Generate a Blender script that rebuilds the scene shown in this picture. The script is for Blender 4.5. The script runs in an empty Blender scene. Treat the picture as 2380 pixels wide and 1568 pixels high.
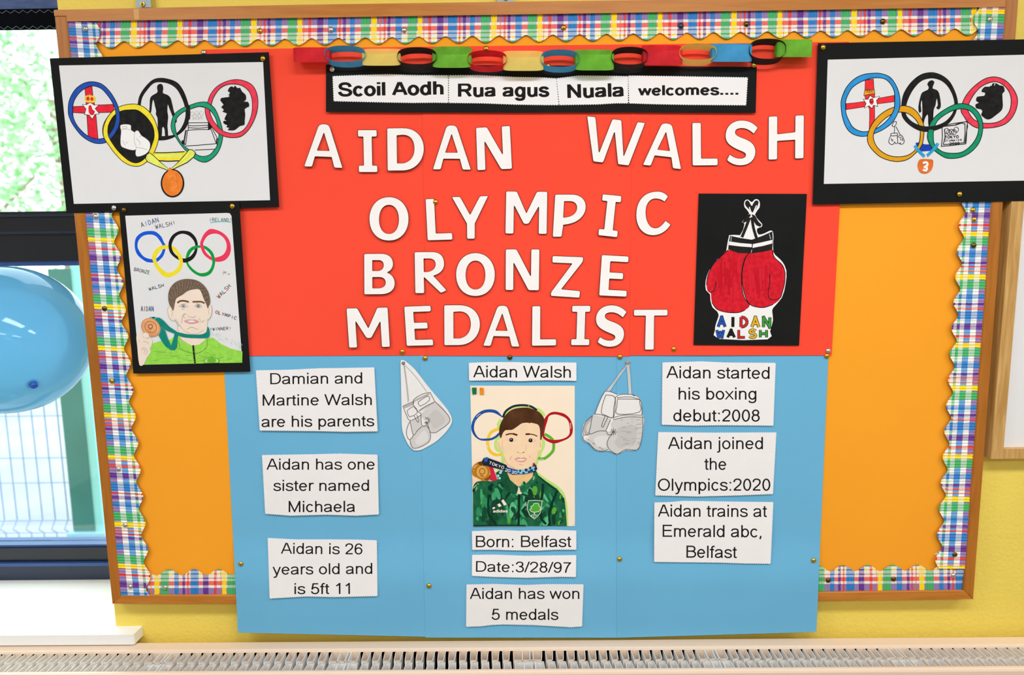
import bpy, math, random
from mathutils import Vector, Matrix
from mathutils.geometry import tessellate_polygon
random.seed(7)
S = bpy.context.scene
COL = S.collection
# ------------------------------------------------------------------ camera
# room axes: x right along the wall, y into the wall (wall face y = 0, room at y < 0), z up from the floor
EYE = Vector((-0.0364, -1.3021, 1.6754)); PITCH, YAW, ROLL = 0.124, -0.0097, -0.0125; FPX = 1500.0
fwd = Vector((math.sin(YAW)*math.cos(PITCH), math.cos(YAW)*math.cos(PITCH), -math.sin(PITCH)))
rt = Vector((math.cos(YAW), -math.sin(YAW), 0)); up = rt.cross(fwd)
rt, up = math.cos(ROLL)*rt + math.sin(ROLL)*up, -math.sin(ROLL)*rt + math.cos(ROLL)*up
cd = bpy.data.cameras.new('camera'); cam = bpy.data.objects.new('camera', cd); COL.objects.link(cam)
cam.matrix_world = Matrix(((rt.x, up.x, -fwd.x, EYE.x), (rt.y, up.y, -fwd.y, EYE.y), (rt.z, up.z, -fwd.z, EYE.z), (0, 0, 0, 1)))
cd.sensor_width = 36; cd.lens = FPX/2380*36; cd.clip_start = 0.05; cd.clip_end = 200
cd.dof.use_dof = True; cd.dof.focus_distance = 1.3; cd.dof.aperture_fstop = 2.8
S.camera = cam
# ------------------------------------------------------------------ sky, lamps, exposure
w = bpy.data.worlds.new('sky'); S.world = w; w.use_nodes = True
w.node_tree.nodes['Background'].inputs[0].default_value = (0.9, 0.96, 1.0, 1)
w.node_tree.nodes['Background'].inputs[1].default_value = 5.0
vs = S.view_settings; vs.view_transform = 'Standard'; vs.look = 'None'; vs.gamma = 1; vs.use_curve_mapping = False
vs.exposure = 0.0
S.cycles.max_bounces = 8; S.cycles.diffuse_bounces = 5; S.cycles.glossy_bounces = 3
S.cycles.transparent_max_bounces = 12; S.cycles.sample_clamp_indirect = 6
LAMP_W = 17.0
LAMPS = [(x, y) for y in (-1.15, -2.75, -4.3) for x in (-1.5, 0.3, 2.1)]
CEIL = 2.75
for i, (lx, ly) in enumerate(LAMPS):
    ld = bpy.data.lights.new('ceiling_lamp', 'AREA'); ld.shape = 'RECTANGLE'; ld.size = 1.15; ld.size_y = 0.28
    ld.energy = LAMP_W*(1.3, 1.0, .4)[i//3]; ld.color = (0.90, 0.955, 1.0)
    lo = bpy.data.objects.new('ceiling_lamp', ld); lo.location = (lx, ly, CEIL-0.075); COL.objects.link(lo)

# ------------------------------------------------------------------ helpers
def lin(c):
    c /= 255.0
    return c/12.92 if c <= 0.04045 else ((c+0.055)/1.055)**2.4
def rgb(h):
    if isinstance(h, tuple): return h
    h = h.lstrip('#'); return tuple(lin(int(h[i:i+2], 16)) for i in (0, 2, 4))
MATS = {}
def mat(h, rough=0.75, spec=0.12, var=0.0, vs_=60.0, stretch=(1, 1, 1), bump=0.0, bs=300.0, metal=0.0, name=None):
    """plain or softly mottled material"""
    key = (h, rough, spec, var, vs_, stretch, bump, bs, metal)
    if key in MATS: return MATS[key]
    m = bpy.data.materials.new(name or 'paint_%s' % (h if isinstance(h, str) else 'c')); m.use_nodes = True
    nt = m.node_tree; b = nt.nodes['Principled BSDF']; c = rgb(h)
    b.inputs['Base Color'].default_value = (*c, 1); b.inputs['Roughness'].default_value = rough
    b.inputs['Specular IOR Level'].default_value = spec; b.inputs['Metallic'].default_value = metal
    if var or bump:
        tc = nt.nodes.new('ShaderNodeTexCoord'); mp = nt.nodes.new('ShaderNodeMapping'); mp.inputs['Scale'].default_value = stretch
        nt.links.new(tc.outputs['Object'], mp.inputs[0])
    if var:
        n = nt.nodes.new('ShaderNodeTexNoise'); n.inputs['Scale'].default_value = vs_; n.inputs['Detail'].default_value = 4
        r = nt.nodes.new('ShaderNodeValToRGB'); r.color_ramp.elements[0].position = 0.3; r.color_ramp.elements[1].position = 0.7
        r.color_ramp.elements[0].color = (*[x*(1-var) for x in c], 1)
        r.color_ramp.elements[1].color = (*[min(1, x*(1+var)+var*0.04) for x in c], 1)
        nt.links.new(mp.outputs[0], n.inputs['Vector']); nt.links.new(n.outputs['Fac'], r.inputs[0]); nt.links.new(r.outputs[0], b.inputs['Base Color'])
    if bump:
        n = nt.nodes.new('ShaderNodeTexNoise'); n.inputs['Scale'].default_value = bs; n.inputs['Detail'].default_value = 3
        bp = nt.nodes.new('ShaderNodeBump'); bp.inputs['Strength'].default_value = bump; bp.inputs['Distance'].default_value = 0.002
        nt.links.new(mp.outputs[0], n.inputs['Vector']); nt.links.new(n.outputs['Fac'], bp.inputs['Height']); nt.links.new(bp.outputs[0], b.inputs['Normal'])
    MATS[key] = m
    return m

def ray(px, py): return rt*((px-1190)/FPX) - up*((py-784)/FPX) + fwd
def at(px, py, pl, off=0.0):
    """the point of a sheet hanging in front of the wall, at a pixel; pl = distance from the wall, or (a, bx, bz)"""
    if not isinstance(pl, tuple): pl = (pl, 0.0, 0.0)
    a, bx, bz = pl; a += off
    k = ray(px, py)       # -y = a + bx*x + bz*z
    t = -(EYE.y + a + bx*EYE.x + bz*EYE.z) / (k.y + bx*k.x + bz*k.z)
    return EYE + t*k
def tilt(py0, d0, py1, d1, px=1190):
    """sheet plane that stands d0 off the wall at one height and d1 at another"""
    A = at(px, py0, d0); B = at(px, py1, d1)
    b = (d1-d0)/(B.z-A.z)
    return (d0-b*A.z, 0.0, b)

class Mesh:
    def __init__(s): s.v = []; s.f = []; s.m = []; s.mats = []; s.uv = None
    def mi(s, m):
        if m not in s.mats: s.mats.append(m)
        return s.mats.index(m)
    def add(s, vs, fs, m):
        o = len(s.v); s.v += [Vector(v) for v in vs]; i = s.mi(m)
        for f in fs: s.f.append([o+k for k in f]); s.m.append(i)
    def box(s, lo, hi, m):
        x0, y0, z0 = lo; x1, y1, z1 = hi
        s.add([(x0,y0,z0),(x1,y0,z0),(x1,y1,z0),(x0,y1,z0),(x0,y0,z1),(x1,y0,z1),(x1,y1,z1),(x0,y1,z1)],
              [(0,3,2,1),(4,5,6,7),(0,1,5,4),(1,2,6,5),(2,3,7,6),(3,0,4,7)], m)
    def tube(s, pts, r, m, n=8, cap=True):
        rings = []
        pts = [Vector(p) for p in pts]
        for i, p in enumerate(pts):
            d = (pts[min(i+1, len(pts)-1)]-pts[max(i-1, 0)]).normalized()
            a = d.orthogonal().normalized() if i == 0 else (rings[-1][1]-d*rings[-1][1].dot(d)).normalized()
            rings.append((p, a, d.cross(a)))
        vs = []
        for i, (p, a, b) in enumerate(rings):
            rr = r[i] if isinstance(r, (list, tuple)) else r
            vs += [p+rr*(math.cos(2*math.pi*k/n)*a+math.sin(2*math.pi*k/n)*b) for k in range(n)]
        fs = [(i*n+k, i*n+(k+1) % n, (i+1)*n+(k+1) % n, (i+1)*n+k) for i in range(len(pts)-1) for k in range(n)]
        if cap: fs += [tuple(range(n))[::-1], tuple((len(pts)-1)*n+k for k in range(n))]
        s.add(vs, fs, m)
    def lathe(s, o, axis, prof, m, n=20):
        axis = Vector(axis).normalized(); a = axis.orthogonal().normalized(); b = axis.cross(a); o = Vector(o); vs = []
        for r, h in prof: vs += [o+axis*h+r*(math.cos(2*math.pi*k/n)*a+math.sin(2*math.pi*k/n)*b) for k in range(n)]
        fs = [(i*n+k, i*n+(k+1) % n, (i+1)*n+(k+1) % n, (i+1)*n+k) for i in range(len(prof)-1) for k in range(n)]
        s.add(vs, fs, m)
    def build(s, name, parent=None, smooth=False, base=None):
        me = bpy.data.meshes.new(name)
        P = Vector(parent.location) if parent else Vector()
        if base is None:
            n = max(1, len(s.v)); base = sum(s.v, Vector())/n
        base = Vector(base)
        me.from_pydata([tuple(v-base) for v in s.v], [], s.f)
        for m in s.mats: me.materials.append(m)
        me.polygons.foreach_set('material_index', s.m)
        if smooth: me.polygons.foreach_set('use_smooth', [True]*len(s.f))
        if s.uv:
            l = me.uv_layers.new(name='UVMap'); vi = [0]*len(me.loops); me.loops.foreach_get('vertex_index', vi)
            l.data.foreach_set('uv', [c for i in vi for c in s.uv[i]])
        me.update()
        o = bpy.data.objects.new(name, me); COL.objects.link(o)
        o.location = base-P
        if parent: o.parent = parent
        WORLD[o.name] = base
        return o
WORLD = {}
def tag(o, label, cat, group=None, kind=None):
    if label: o['label'] = label
    if cat: o['category'] = cat
    if group: o['group'] = group
    if kind: o['kind'] = kind
    return o
def thing(name, loc, label, cat, group=None):
    o = bpy.data.objects.new(name, None); o.empty_display_size = 0.05; o.location = loc; COL.objects.link(o)
    return tag(o, label, cat, group)
def sub(mesh, name, part, **k):
    """a sub-part of a part"""
    o = mesh.build(name, None, **k); o.location = WORLD[o.name]-WORLD[part.name]; o.parent = part
    return o
def pp(t): return [tuple(float(c) for c in q.split(',')) for q in t.split()]
def catmull(pts, closed=True, n=5):
    out = []; N = len(pts)
    rng = range(N) if closed else range(N-1)
    for i in rng:
        if closed: p0, p1, p2, p3 = pts[i-1], pts[i], pts[(i+1) % N], pts[(i+2) % N]
        else: p0, p1, p2, p3 = pts[max(i-1, 0)], pts[i], pts[i+1], pts[min(i+2, N-1)]
        for k in range(n):
            t = k/n
            out.append(tuple(0.5*(2*b+(c-a)*t+(2*a-5*b+4*c-d)*t*t+(3*b-a-3*c+d)*t**3) for a, b, c, d in zip(p0, p1, p2, p3)))
    if not closed: out.append(pts[-1])
    return out
def ell(cx, cy, rx, ry, a0=0, a1=360, n=36, rot=0):
    c, s_ = math.cos(math.radians(rot)), math.sin(math.radians(rot)); out = []
    full = abs(a1-a0) >= 360
    for k in range(n if full else n+1):
        a = math.radians(a0+(a1-a0)*k/n); x, y = rx*math.cos(a), -ry*math.sin(a)
        out.append((cx+c*x-s_*y, cy+s_*x+c*y))
    return out
def tri(loops):
    """triangles of a filled outline with holes, all facing the viewer"""
    flat = [p for l in loops for p in l]
    ts = tessellate_polygon([[Vector((p[0], -p[1], 0)) for p in l] for l in loops]); out = []
    for a, b, c in ts:
        A, B, Cc = flat[a], flat[b], flat[c]
        if (B[0]-A[0])*(-(Cc[1]-A[1]))-(Cc[0]-A[0])*(-(B[1]-A[1])) < 0: a, c = c, a
        out.append((a, b, c))
    return flat, out
def area(l): return sum(l[i-1][0]*l[i][1]-l[i][0]*l[i-1][1] for i in range(len(l)))/2
def inset(l, d):
    """outline moved inwards by d"""
    n = len(l); sg = 1 if area(l) > 0 else -1; out = []
    for i in range(n):
        p, a, b = l[i], l[i-1], l[(i+1) % n]
        e1 = (p[0]-a[0], p[1]-a[1]); e2 = (b[0]-p[0], b[1]-p[1])
        l1 = math.hypot(*e1) or 1e-6; l2 = math.hypot(*e2) or 1e-6
        nx = -(e1[1]/l1+e2[1]/l2); ny = e1[0]/l1+e2[0]/l2; q = math.hypot(nx, ny) or 1e-6
        k = min(1.6, 2/max(q, 1.0)); out.append((p[0]+sg*nx/q*d*k, p[1]+sg*ny/q*d*k))
    return out

STEP = 8e-6
class Art(Mesh):
    """ink and paint lying on one flat sheet"""
    def __init__(s, pl): super().__init__(); s.pl = pl; s.lvl = 0; s.T = (0, 0, 1)
    def px(s, p): return (s.T[0]+p[0]/s.T[2], s.T[1]+p[1]/s.T[2])
    def pt(s, p, lv): x, y = s.px(p); return at(x, y, s.pl, lv*STEP)
    def fill(s, loops, m, smooth=0, lv=None):
        if isinstance(loops, str): loops = pp(loops)
        if isinstance(loops[0][0], (int, float)): loops = [loops]
        if smooth: loops = [catmull(l, True, smooth) for l in loops]
        if lv is None: s.lvl += 1; lv = s.lvl
        flat, ts = tri(loops); s.add([s.pt(p, lv) for p in flat], ts, m)
    def line(s, pts, wd, m, smooth=4, closed=False, lv=None, wd2=None):
        if isinstance(pts, str): pts = pp(pts)
        if smooth and len(pts) > 2: pts = catmull(pts, closed, smooth)
        if lv is None: s.lvl += 1; lv = s.lvl
        s.ribbon(pts, wd, wd if wd2 is None else wd2, m, lv, closed)
    def ribbon(s, pts, wv, wh, m, lv, closed=False, f=None):
        n = len(pts); vs = []
        if not closed:      # sharp corners: start a fresh stroke, both ends running a little past the corner
            for i in range(1, n-1):
                e1 = (pts[i][0]-pts[i-1][0], pts[i][1]-pts[i-1][1]); e2 = (pts[i+1][0]-pts[i][0], pts[i+1][1]-pts[i][1])
                l1, l2 = math.hypot(*e1), math.hypot(*e2)
                if l1 > 1e-9 and l2 > 1e-9 and (e1[0]*e2[0]+e1[1]*e2[1])/(l1*l2) < .55:
                    g = .42*min(wv, wh)
                    A = (pts[i][0]+e1[0]/l1*g, pts[i][1]+e1[1]/l1*g); B = (pts[i][0]-e2[0]/l2*g, pts[i][1]-e2[1]/l2*g)
                    s.ribbon(list(pts[:i])+[A], wv, wh, m, lv, False, f); s.ribbon([B]+list(pts[i+1:]), wv, wh, m, lv+.37, False, f); return
        for i in range(n):
            p = pts[i]; a = pts[i-1] if (i or closed) else p; b = pts[(i+1) % n] if (i < n-1 or closed) else p
            e1 = (p[0]-a[0], p[1]-a[1]); e2 = (b[0]-p[0], b[1]-p[1])
            l1 = math.hypot(*e1); l2 = math.hypot(*e2)
            u1 = (e1[0]/l1, e1[1]/l1) if l1 > 1e-9 else None; u2 = (e2[0]/l2, e2[1]/l2) if l2 > 1e-9 else None
            u1 = u1 or u2 or (1, 0); u2 = u2 or u1
            nx, ny = -(u1[1]+u2[1]), u1[0]+u2[0]; q = math.hypot(nx, ny) or 1e-6
            k = min(1.7, 2/max(q, 1e-6)); nx /= q; ny /= q
            h = 0.5*k*math.hypot(wv*nx, wh*ny)
            vs += [(p[0]+nx*h, p[1]+ny*h), (p[0]-nx*h, p[1]-ny*h)]
        if f: vs = [f(*v) for v in vs]
        fs = []
        for i in range(n if closed else n-1):
            j = (i+1) % n; q = (2*i, 2*i+1, 2*j+1, 2*j)
            A, B, Cc = vs[q[0]], vs[q[1]], vs[q[2]]
            if (B[0]-A[0])*(-(Cc[1]-A[1]))-(Cc[0]-A[0])*(-(B[1]-A[1])) < 0: q = q[::-1]
            fs.append(q)
        s.add([s.pt(v, lv) for v in vs], fs, m)
    def ring(s, outer, inner, m, ink=None, wd=9, smooth=5):
        o = catmull(pp(outer) if isinstance(outer, str) else outer, True, smooth); i = catmull(pp(inner) if isinstance(inner, str) else inner, True, smooth)
        s.fill([o, i], m)
        if ink:
            s.line(o, wd, ink, 0, True); s.line(i, wd, ink, 0, True)
    def ringpart(s, outer, inner, m, a0, a1, ink=None, wd=9):
        """the stretch of a ring that passes over its neighbour, between two bearings from its middle"""
        o, i = catmull(pp(outer), True, 8), catmull(pp(inner), True, 8); cx = sum(p[0] for p in o)/len(o); cy = sum(p[1] for p in o)/len(o)
        def cut(l):
            q = [((math.degrees(math.atan2(cy-p[1], p[0]-cx))-a0) % 360, p) for p in l]
            return [p for t, p in sorted(t for t in q if t[0] <= a1-a0)]
        A, B = cut(o), cut(i); s.fill(A+B[::-1], m)
        if ink: s.line(A, wd, ink, 0); s.line(B, wd, ink, 0)
    def shape(s, pts, m, ink=None, wd=6, smooth=4):
        pts = pp(pts) if isinstance(pts, str) else pts
        if smooth: pts = catmull(pts, True, smooth)
        s.fill(pts, m)
        if ink: s.line(pts, wd, ink, 0, True)
    def dot(s, x, y, r, m, ry=None): s.fill(ell(x, y, r, ry or r, n=16), m)
    def slab(s, loop, m, t=0.0004, edge=None, smooth=0, off=0.0):
        """a piece of card: face, edges and back"""
        loops = [loop] if isinstance(loop[0][0], (int, float)) else loop
        s.lvl += 1; lv = s.lvl
        flat, ts = tri(loops); n = len(flat)
        fr = [s.pt(p, lv+off/STEP) for p in flat]; bk = [at(*s.px(p), s.pl, lv*STEP+off-t) for p in flat]
        s.add(fr, ts, m); s.add(bk, [t_[::-1] for t_ in ts], m)
        o = 0
        for l in loops:
            k = len(l)
            vs = [fr[o+i] for i in range(k)]+[bk[o+i] for i in range(k)]
            fs = [(i, (i+1) % k, k+(i+1) % k, k+i) for i in range(k)]
            s.add(vs, fs, edge or m); o += k

def curve_path(t):
    """'M x y L x y C ...' strokes, with E cx cy rx ry a0 a1 for arcs"""
    tk = t.replace(',', ' ').split(); out = []; cur = None; i = 0; cmd = None
    while i < len(tk):
        if tk[i].isalpha(): cmd = tk[i]; i += 1
        g = lambda k: [float(tk[i+j]) for j in range(k)]
        if cmd == 'M': cur = [tuple(g(2))]; out.append(cur); i += 2; cmd = 'L'
        elif cmd == 'L': cur.append(tuple(g(2))); i += 2
        elif cmd == 'C':
            a = g(6); p0 = cur[-1]; i += 6
            for k in range(1, 8):
                u = k/7; cur.append(tuple((1-u)**3*p0[q]+3*u*(1-u)**2*a[q]+3*u*u*(1-u)*a[2+q]+u**3*a[4+q] for q in (0, 1)))
        elif cmd == 'E':
            cx, cy, rx, ry, a0, a1 = g(6); i += 6
            out.append([(cx+rx*math.cos(math.radians(a0+(a1-a0)*k/26)), cy+ry*math.sin(math.radians(a0+(a1-a0)*k/26))) for k in range(27)])
    return out
# sans-serif printed letters: advance, pen strokes (cap height = 1)
GL = {
'a': (.777, 'M.10 .52C.13 .64 .24 .675 .37 .675C.55 .675 .61 .60 .61 .47L.61 .18C.61 .09 .63 .04 .655 0M.61 .40C.50 .37 .40 .365 .30 .345C.17 .32 .105 .27 .105 .19C.105 .09 .18 .045 .29 .045C.46 .045 .61 .15 .61 .33'),
'b': (.777, 'M.155 0L.155 1E.41 .36 .255 .315 -180 180'), 'c': (.698, 'E.37 .36 .262 .315 38 322'),
'd': (.777, 'M.62 0L.62 1E.365 .36 .255 .315 0 360'), 'e': (.777, 'M.115 .375L.655 .375E.385 .36 .272 .315 3 325'),
'f': (.388, 'M.183 0L.183 .78C.183 .90 .24 .95 .33 .95L.41 .94M.01 .675L.36 .675'),
'g': (.777, 'M.62 .725L.62 .02C.62 -.17 .53 -.235 .37 -.235C.22 -.235 .13 -.19 .115 -.09E.365 .36 .255 .315 0 360'),
'h': (.777, 'M.155 0L.155 1M.155 .40C.155 .60 .27 .675 .40 .675C.55 .675 .62 .59 .62 .45L.62 0'),
'i': (.31, 'M.155 0L.155 .725M.155 .86L.155 1'), 'j': (.31, 'M.155 .725L.155 -.10C.155 -.23 .08 -.24 -.04 -.23M.155 .86L.155 1'),
'l': (.31, 'M.155 0L.155 1'),
'm': (1.163, 'M.155 0L.155 .725M.155 .42C.155 .60 .25 .675 .37 .675C.51 .675 .58 .60 .58 .46L.58 0M.58 .42C.58 .60 .68 .675 .80 .675C.94 .675 1.01 .60 1.01 .46L1.01 0'),
'n': (.777, 'M.155 0L.155 .725M.155 .40C.155 .60 .27 .675 .40 .675C.55 .675 .62 .59 .62 .45L.62 0'),
'o': (.777, 'E.388 .36 .275 .315 0 360'), 'p': (.777, 'M.155 -.28L.155 .725E.41 .36 .255 .315 -180 180'),
'r': (.465, 'M.155 0L.155 .725M.155 .40C.155 .58 .25 .68 .36 .68C.41 .68 .44 .67 .48 .65'),
's': (.698, 'M.60 .53C.57 .64 .48 .675 .35 .675C.20 .675 .125 .61 .125 .53C.125 .43 .22 .41 .35 .375C.5 .34 .61 .31 .61 .20C.61 .09 .49 .045 .36 .045C.21 .045 .11 .10 .085 .22'),
't': (.388, 'M.185 .90L.185 .16C.185 .07 .22 .055 .30 .055L.37 .065M.02 .675L.365 .675'),
'u': (.777, 'M.15 .725L.15 .27C.15 .12 .23 .045 .35 .045C.5 .045 .62 .14 .62 .30M.62 .725L.62 0'),
'w': (1.008, 'M.05 .725L.27 .05L.505 .68L.74 .05L.96 .725'), 'x': (.698, 'M.06 .725L.65 0M.64 .725L.05 0'),
'y': (.698, 'M.06 .725L.35 .02M.64 .725L.31 -.14C.27 -.23 .20 -.245 .08 -.225'), 'k': (.698, 'M.15 0L.15 1M.15 .25L.58 .725M.3 .42L.64 0'),
'A': (.931, 'M.05 0L.435 .98M.88 0L.495 .98M.43 .95L.5 .95M.19 .33L.74 .33'),
'B': (.931, 'M.165 0L.165 1M.165 .94L.5 .94C.7 .94 .78 .86 .78 .73C.78 .60 .68 .54 .5 .54L.165 .54M.48 .54C.73 .54 .84 .43 .84 .30C.84 .14 .73 .06 .52 .06L.165 .06'),
'D': (1.008, 'M.17 0L.17 1M.17 .94L.47 .94C.79 .94 .9 .74 .9 .5C.9 .24 .79 .06 .47 .06L.17 .06'),
'E': (.931, 'M.17 0L.17 1M.17 .94L.86 .94M.17 .53L.81 .53M.17 .06L.88 .06'),
'M': (1.163, 'M.165 0L.165 1M.165 .96L.58 .04L1.0 .96M1.0 1L1.0 0'), 'N': (1.008, 'M.165 0L.165 1M.165 .96L.84 .04M.84 0L.84 1'),
'O': (1.086, 'E.543 .5 .43 .455 0 360'), 'W': (1.318, 'M.05 1L.345 .05L.66 .95L.97 .05L1.27 1'),
'R': (1.008, 'M.165 0L.165 1M.165 .94L.56 .94C.78 .94 .86 .84 .86 .72C.86 .56 .74 .48 .55 .48L.165 .48M.5 .48C.65 .46 .75 .25 .91 0'),
'S': (.931, 'M.80 .68C.78 .86 .65 .945 .46 .945C.26 .945 .15 .86 .15 .73C.15 .58 .29 .55 .46 .51C.66 .46 .82 .42 .82 .27C.82 .12 .68 .055 .48 .055C.26 .055 .12 .15 .10 .33'),
'0': (.777, 'E.388 .49 .265 .45 0 360'), '1': (.777, 'M.17 .74C.30 .80 .40 .88 .45 .99L.45 0'),
'2': (.777, 'M.105 .70C.11 .87 .22 .945 .38 .945C.55 .945 .65 .85 .65 .71C.65 .58 .55 .48 .40 .35C.22 .20 .15 .14 .13 .055L.68 .055'),
'3': (.777, 'M.10 .73C.13 .88 .23 .945 .36 .945C.52 .945 .61 .86 .61 .74C.61 .61 .51 .54 .31 .54M.31 .54C.53 .54 .66 .45 .66 .29C.66 .14 .54 .045 .37 .045C.22 .045 .12 .12 .095 .26'),
'5': (.777, 'M.64 .93L.23 .93L.145 .46C.2 .55 .3 .6 .4 .6C.56 .6 .66 .48 .66 .325C.66 .16 .55 .045 .38 .045C.22 .045 .12 .13 .1 .26'),
'6': (.777, 'M.64 .74C.62 .88 .52 .945 .41 .945C.2 .945 .11 .76 .11 .46L.12 .33E.39 .32 .265 .275 0 360'),
'7': (.777, 'M.08 .93L.66 .93C.46 .73 .30 .40 .27 0'), '8': (.777, 'E.385 .735 .225 .205 0 360E.385 .295 .265 .25 0 360'),
'9': (.777, 'M.13 .24C.15 .11 .25 .045 .36 .045C.57 .045 .66 .23 .66 .53L.65 .66E.38 .67 .265 .275 0 360'),
':': (.388, 'M.19 0L.19 .13M.19 .595L.19 .725'), '/': (.388, 'M.02 -.02L.37 1.02'), ',': (.388, 'M.19 .13L.19 -.01L.13 -.14'), '.': (.388, 'M.19 0L.19 .2'), ' ': (.388, ''),
}
import re
def spaced(t): return re.sub(r'([A-Z])', r' \1 ', t).strip()
GLYPH = {k: (a, curve_path(spaced(t))) for k, (a, t) in GL.items()}
def typed(art, txt, x0, y0, x1, y1, h, m, bold=0):
    """printed words with the ink running from (x0,y0) to (x1,y1) on the baseline, capitals h tall"""
    wv, wh = (.24, .20) if bold else (.126, .110)
    x = 0; items = []; ext = []
    for ch in txt:
        a, st = GLYPH[ch]
        a2 = a*(1.06 if bold else 1)
        for j, s_ in enumerate(st):
            q = [(x+p[0]+(a2-a)/2, p[1]) for p in s_]; items.append((q, j, ch)); ext += [p[0] for p in q]
        x += a2
    lo, hi = min(ext)-wv/2, max(ext)+wv/2
    ux, uy = (x1-x0)/(hi-lo), (y1-y0)/(hi-lo); L = math.hypot(x1-x0, y1-y0); nx, ny = (y1-y0)/L*h, -(x1-x0)/L*h
    def f(a, b, lim=None):
        if lim: b = max(lim[0], min(lim[1], b))
        return (x0+(a-lo)*ux+b*nx, y0+(a-lo)*uy+b*ny)
    art.lvl += 5; L0 = art.lvl
    for q, j, ch in items:
        lim = (-.002, 1.002) if ch in 'AMNWRk17/' else (-.002, .727) if ch in 'wxa' else (-.3, .727) if ch == 'y' else None
        closed = len(q) > 20 and math.hypot(q[0][0]-q[-1][0], q[0][1]-q[-1][1]) < 1e-4
        art.ribbon(q[:-1] if closed else q, wv, wh, m, L0+j, closed, (lambda a, b, lim=lim: f(a, b, lim)))
    art.lvl += 5
# hand-printed capitals (unit box)
HW = {'A': 'M0 0L.5 1L1 0M.2 .38L.8 .38', 'B': 'M.05 0L.05 1L.6 .98C.9 .9 .9 .55 .5 .53L.1 .52M.5 .53C1.1 .5 1.1 0 .5 0L.05 0', 'C': 'M.95 .85C.6 1.1 0 1 0 .5C0 0 .6 -.1 .95 .15',
 'D': 'M.05 0L.05 1M.05 1C1.2 1 1.2 0 .05 0', 'E': 'M.95 1L.05 1L.05 0L.95 0M.05 .52L.75 .52', 'H': 'M.05 0L.05 1M.95 0L.95 1M.05 .5L.95 .5', 'I': 'M.5 0L.5 1',
 'K': 'M.05 0L.05 1M.9 1L.1 .5L.95 0', 'L': 'M.05 1L.05 0L.95 0', 'M': 'M0 0L.1 1L.5 .3L.9 1L1 0', 'N': 'M.05 0L.05 1L.95 0L.95 1', 'O': 'E.5 .5 .5 .5 0 360',
 'P': 'M.1 0L.1 1L.6 1C1.1 .95 1 .45 .5 .45L.1 .45', 'R': 'M.05 0L.05 1L.6 1C1.05 .95 1 .5 .5 .5L.1 .5M.5 .5L1 0', 'S': 'M.95 .85C.7 1.1 .1 1.05 .1 .75C.1 .45 .95 .55 .95 .25C.95 -.05 .3 -.1 .02 .15',
 'T': 'M0 1L1 1M.5 1L.5 0', 'W': 'M0 1L.25 0L.5 .7L.75 0L1 1', 'Y': 'M0 1L.5 .5L1 1M.5 .5L.5 0', 'Z': 'M0 1L1 1L0 0L1 0', '!': 'M.5 1L.5 .3M.5 .08L.5 0', '1': 'M.5 0L.5 1',
 '2': 'M.05 .75C.1 1.1 .95 1.1 .95 .7C.95 .45 .3 .3 .05 0L1 0', '0': 'E.5 .5 .5 .5 0 360', '3': 'M.1 .9C.4 1.1 .95 1 .85 .7C.8 .55 .6 .53 .45 .53C.7 .53 1 .4 .95 .22C.85 -.08 .3 -.05 .05 .12',
 'l': 'M.5 1L.5 0', 'y': 'M.1 .6L.5 .1M.95 .6L.3 -.35', 'm': 'M.05 0L.05 .6C.2 .7 .45 .7 .5 0C.6 .7 .95 .75 .98 0', 'p': 'M.1 .6L.1 -.35M.1 .5C1.2 .7 1 -.1 .1 .1', 'i': 'M.5 0L.5 .55M.5 .78L.5 .85', 'c': 'M.9 .5C.5 .75 .05 .6 .05 .3C.05 0 .5 -.1 .9 .1', 's': 'M.9 .6C.5 .7 .1 .6 .15 .42C.3 .25 .95 .35 .85 .12C.7 -.05 .3 -.02 .05 .08'}
HANDW = {k: curve_path(spaced(t)) for k, t in HW.items()}
def hand(art, txt, x0, y0, x1, y1, h, wd, mats, fill=.72):
    n = len(txt); L = math.hypot(x1-x0, y1-y0); ux, uy = (x1-x0)/n, (y1-y0)/n; nx, ny = (y1-y0)/L*h, -(x1-x0)/L*h
    art.lvl += 4; L0 = art.lvl
    for i, ch in enumerate(txt):
        if ch == ' ': continue
        m = mats[i % len(mats)] if isinstance(mats, list) else mats
        for j, s_ in enumerate(HANDW[ch]):
            q = [(x0+ux*(i+(1-fill)/2+p[0]*fill)+nx*p[1], y0+uy*(i+(1-fill)/2+p[0]*fill)+ny*p[1]) for p in s_]
            art.ribbon(q, wd, wd, m, L0+j)
    art.lvl += 4
# ------------------------------------------------------------------ the room
def struct(mesh, name, **k): return tag(mesh.build(name, **k), None, None, kind='structure')
M_WALL = mat('#efd35e', .6, .25, .04, 3, bump=.55, bs=130, name='yellow_wall_paint')
M_PALE = mat('#e4e0d6', .8, .2, name='pale_wall_paint')
M_WHITE = mat('#f2f0ee', .35, .4, name='white_gloss_paint')
M_CEIL = mat('#f0eeea', .9, .1, name='ceiling_white')
M_FLOOR = mat('#8a7f74', .5, .3, .08, 8, name='floor_vinyl')
XL, XR, YF = -3.4, 3.6, -5.6
OX0, OX1, OZ0, OZ1, TH = -2.5, -0.914, 0.872, 2.42, 0.32
m = Mesh()      # board wall, built round the window opening
m.box((XL, 0, 0), (OX0, TH, CEIL), M_WALL); m.box((OX1, 0, 0), (XR, TH, CEIL), M_WALL)
m.box((OX0, 0, 0), (OX1, TH, OZ0), M_WALL); m.box((OX0, 0, OZ1), (OX1, TH, CEIL), M_WALL)
struct(m, 'wall_back')
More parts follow.
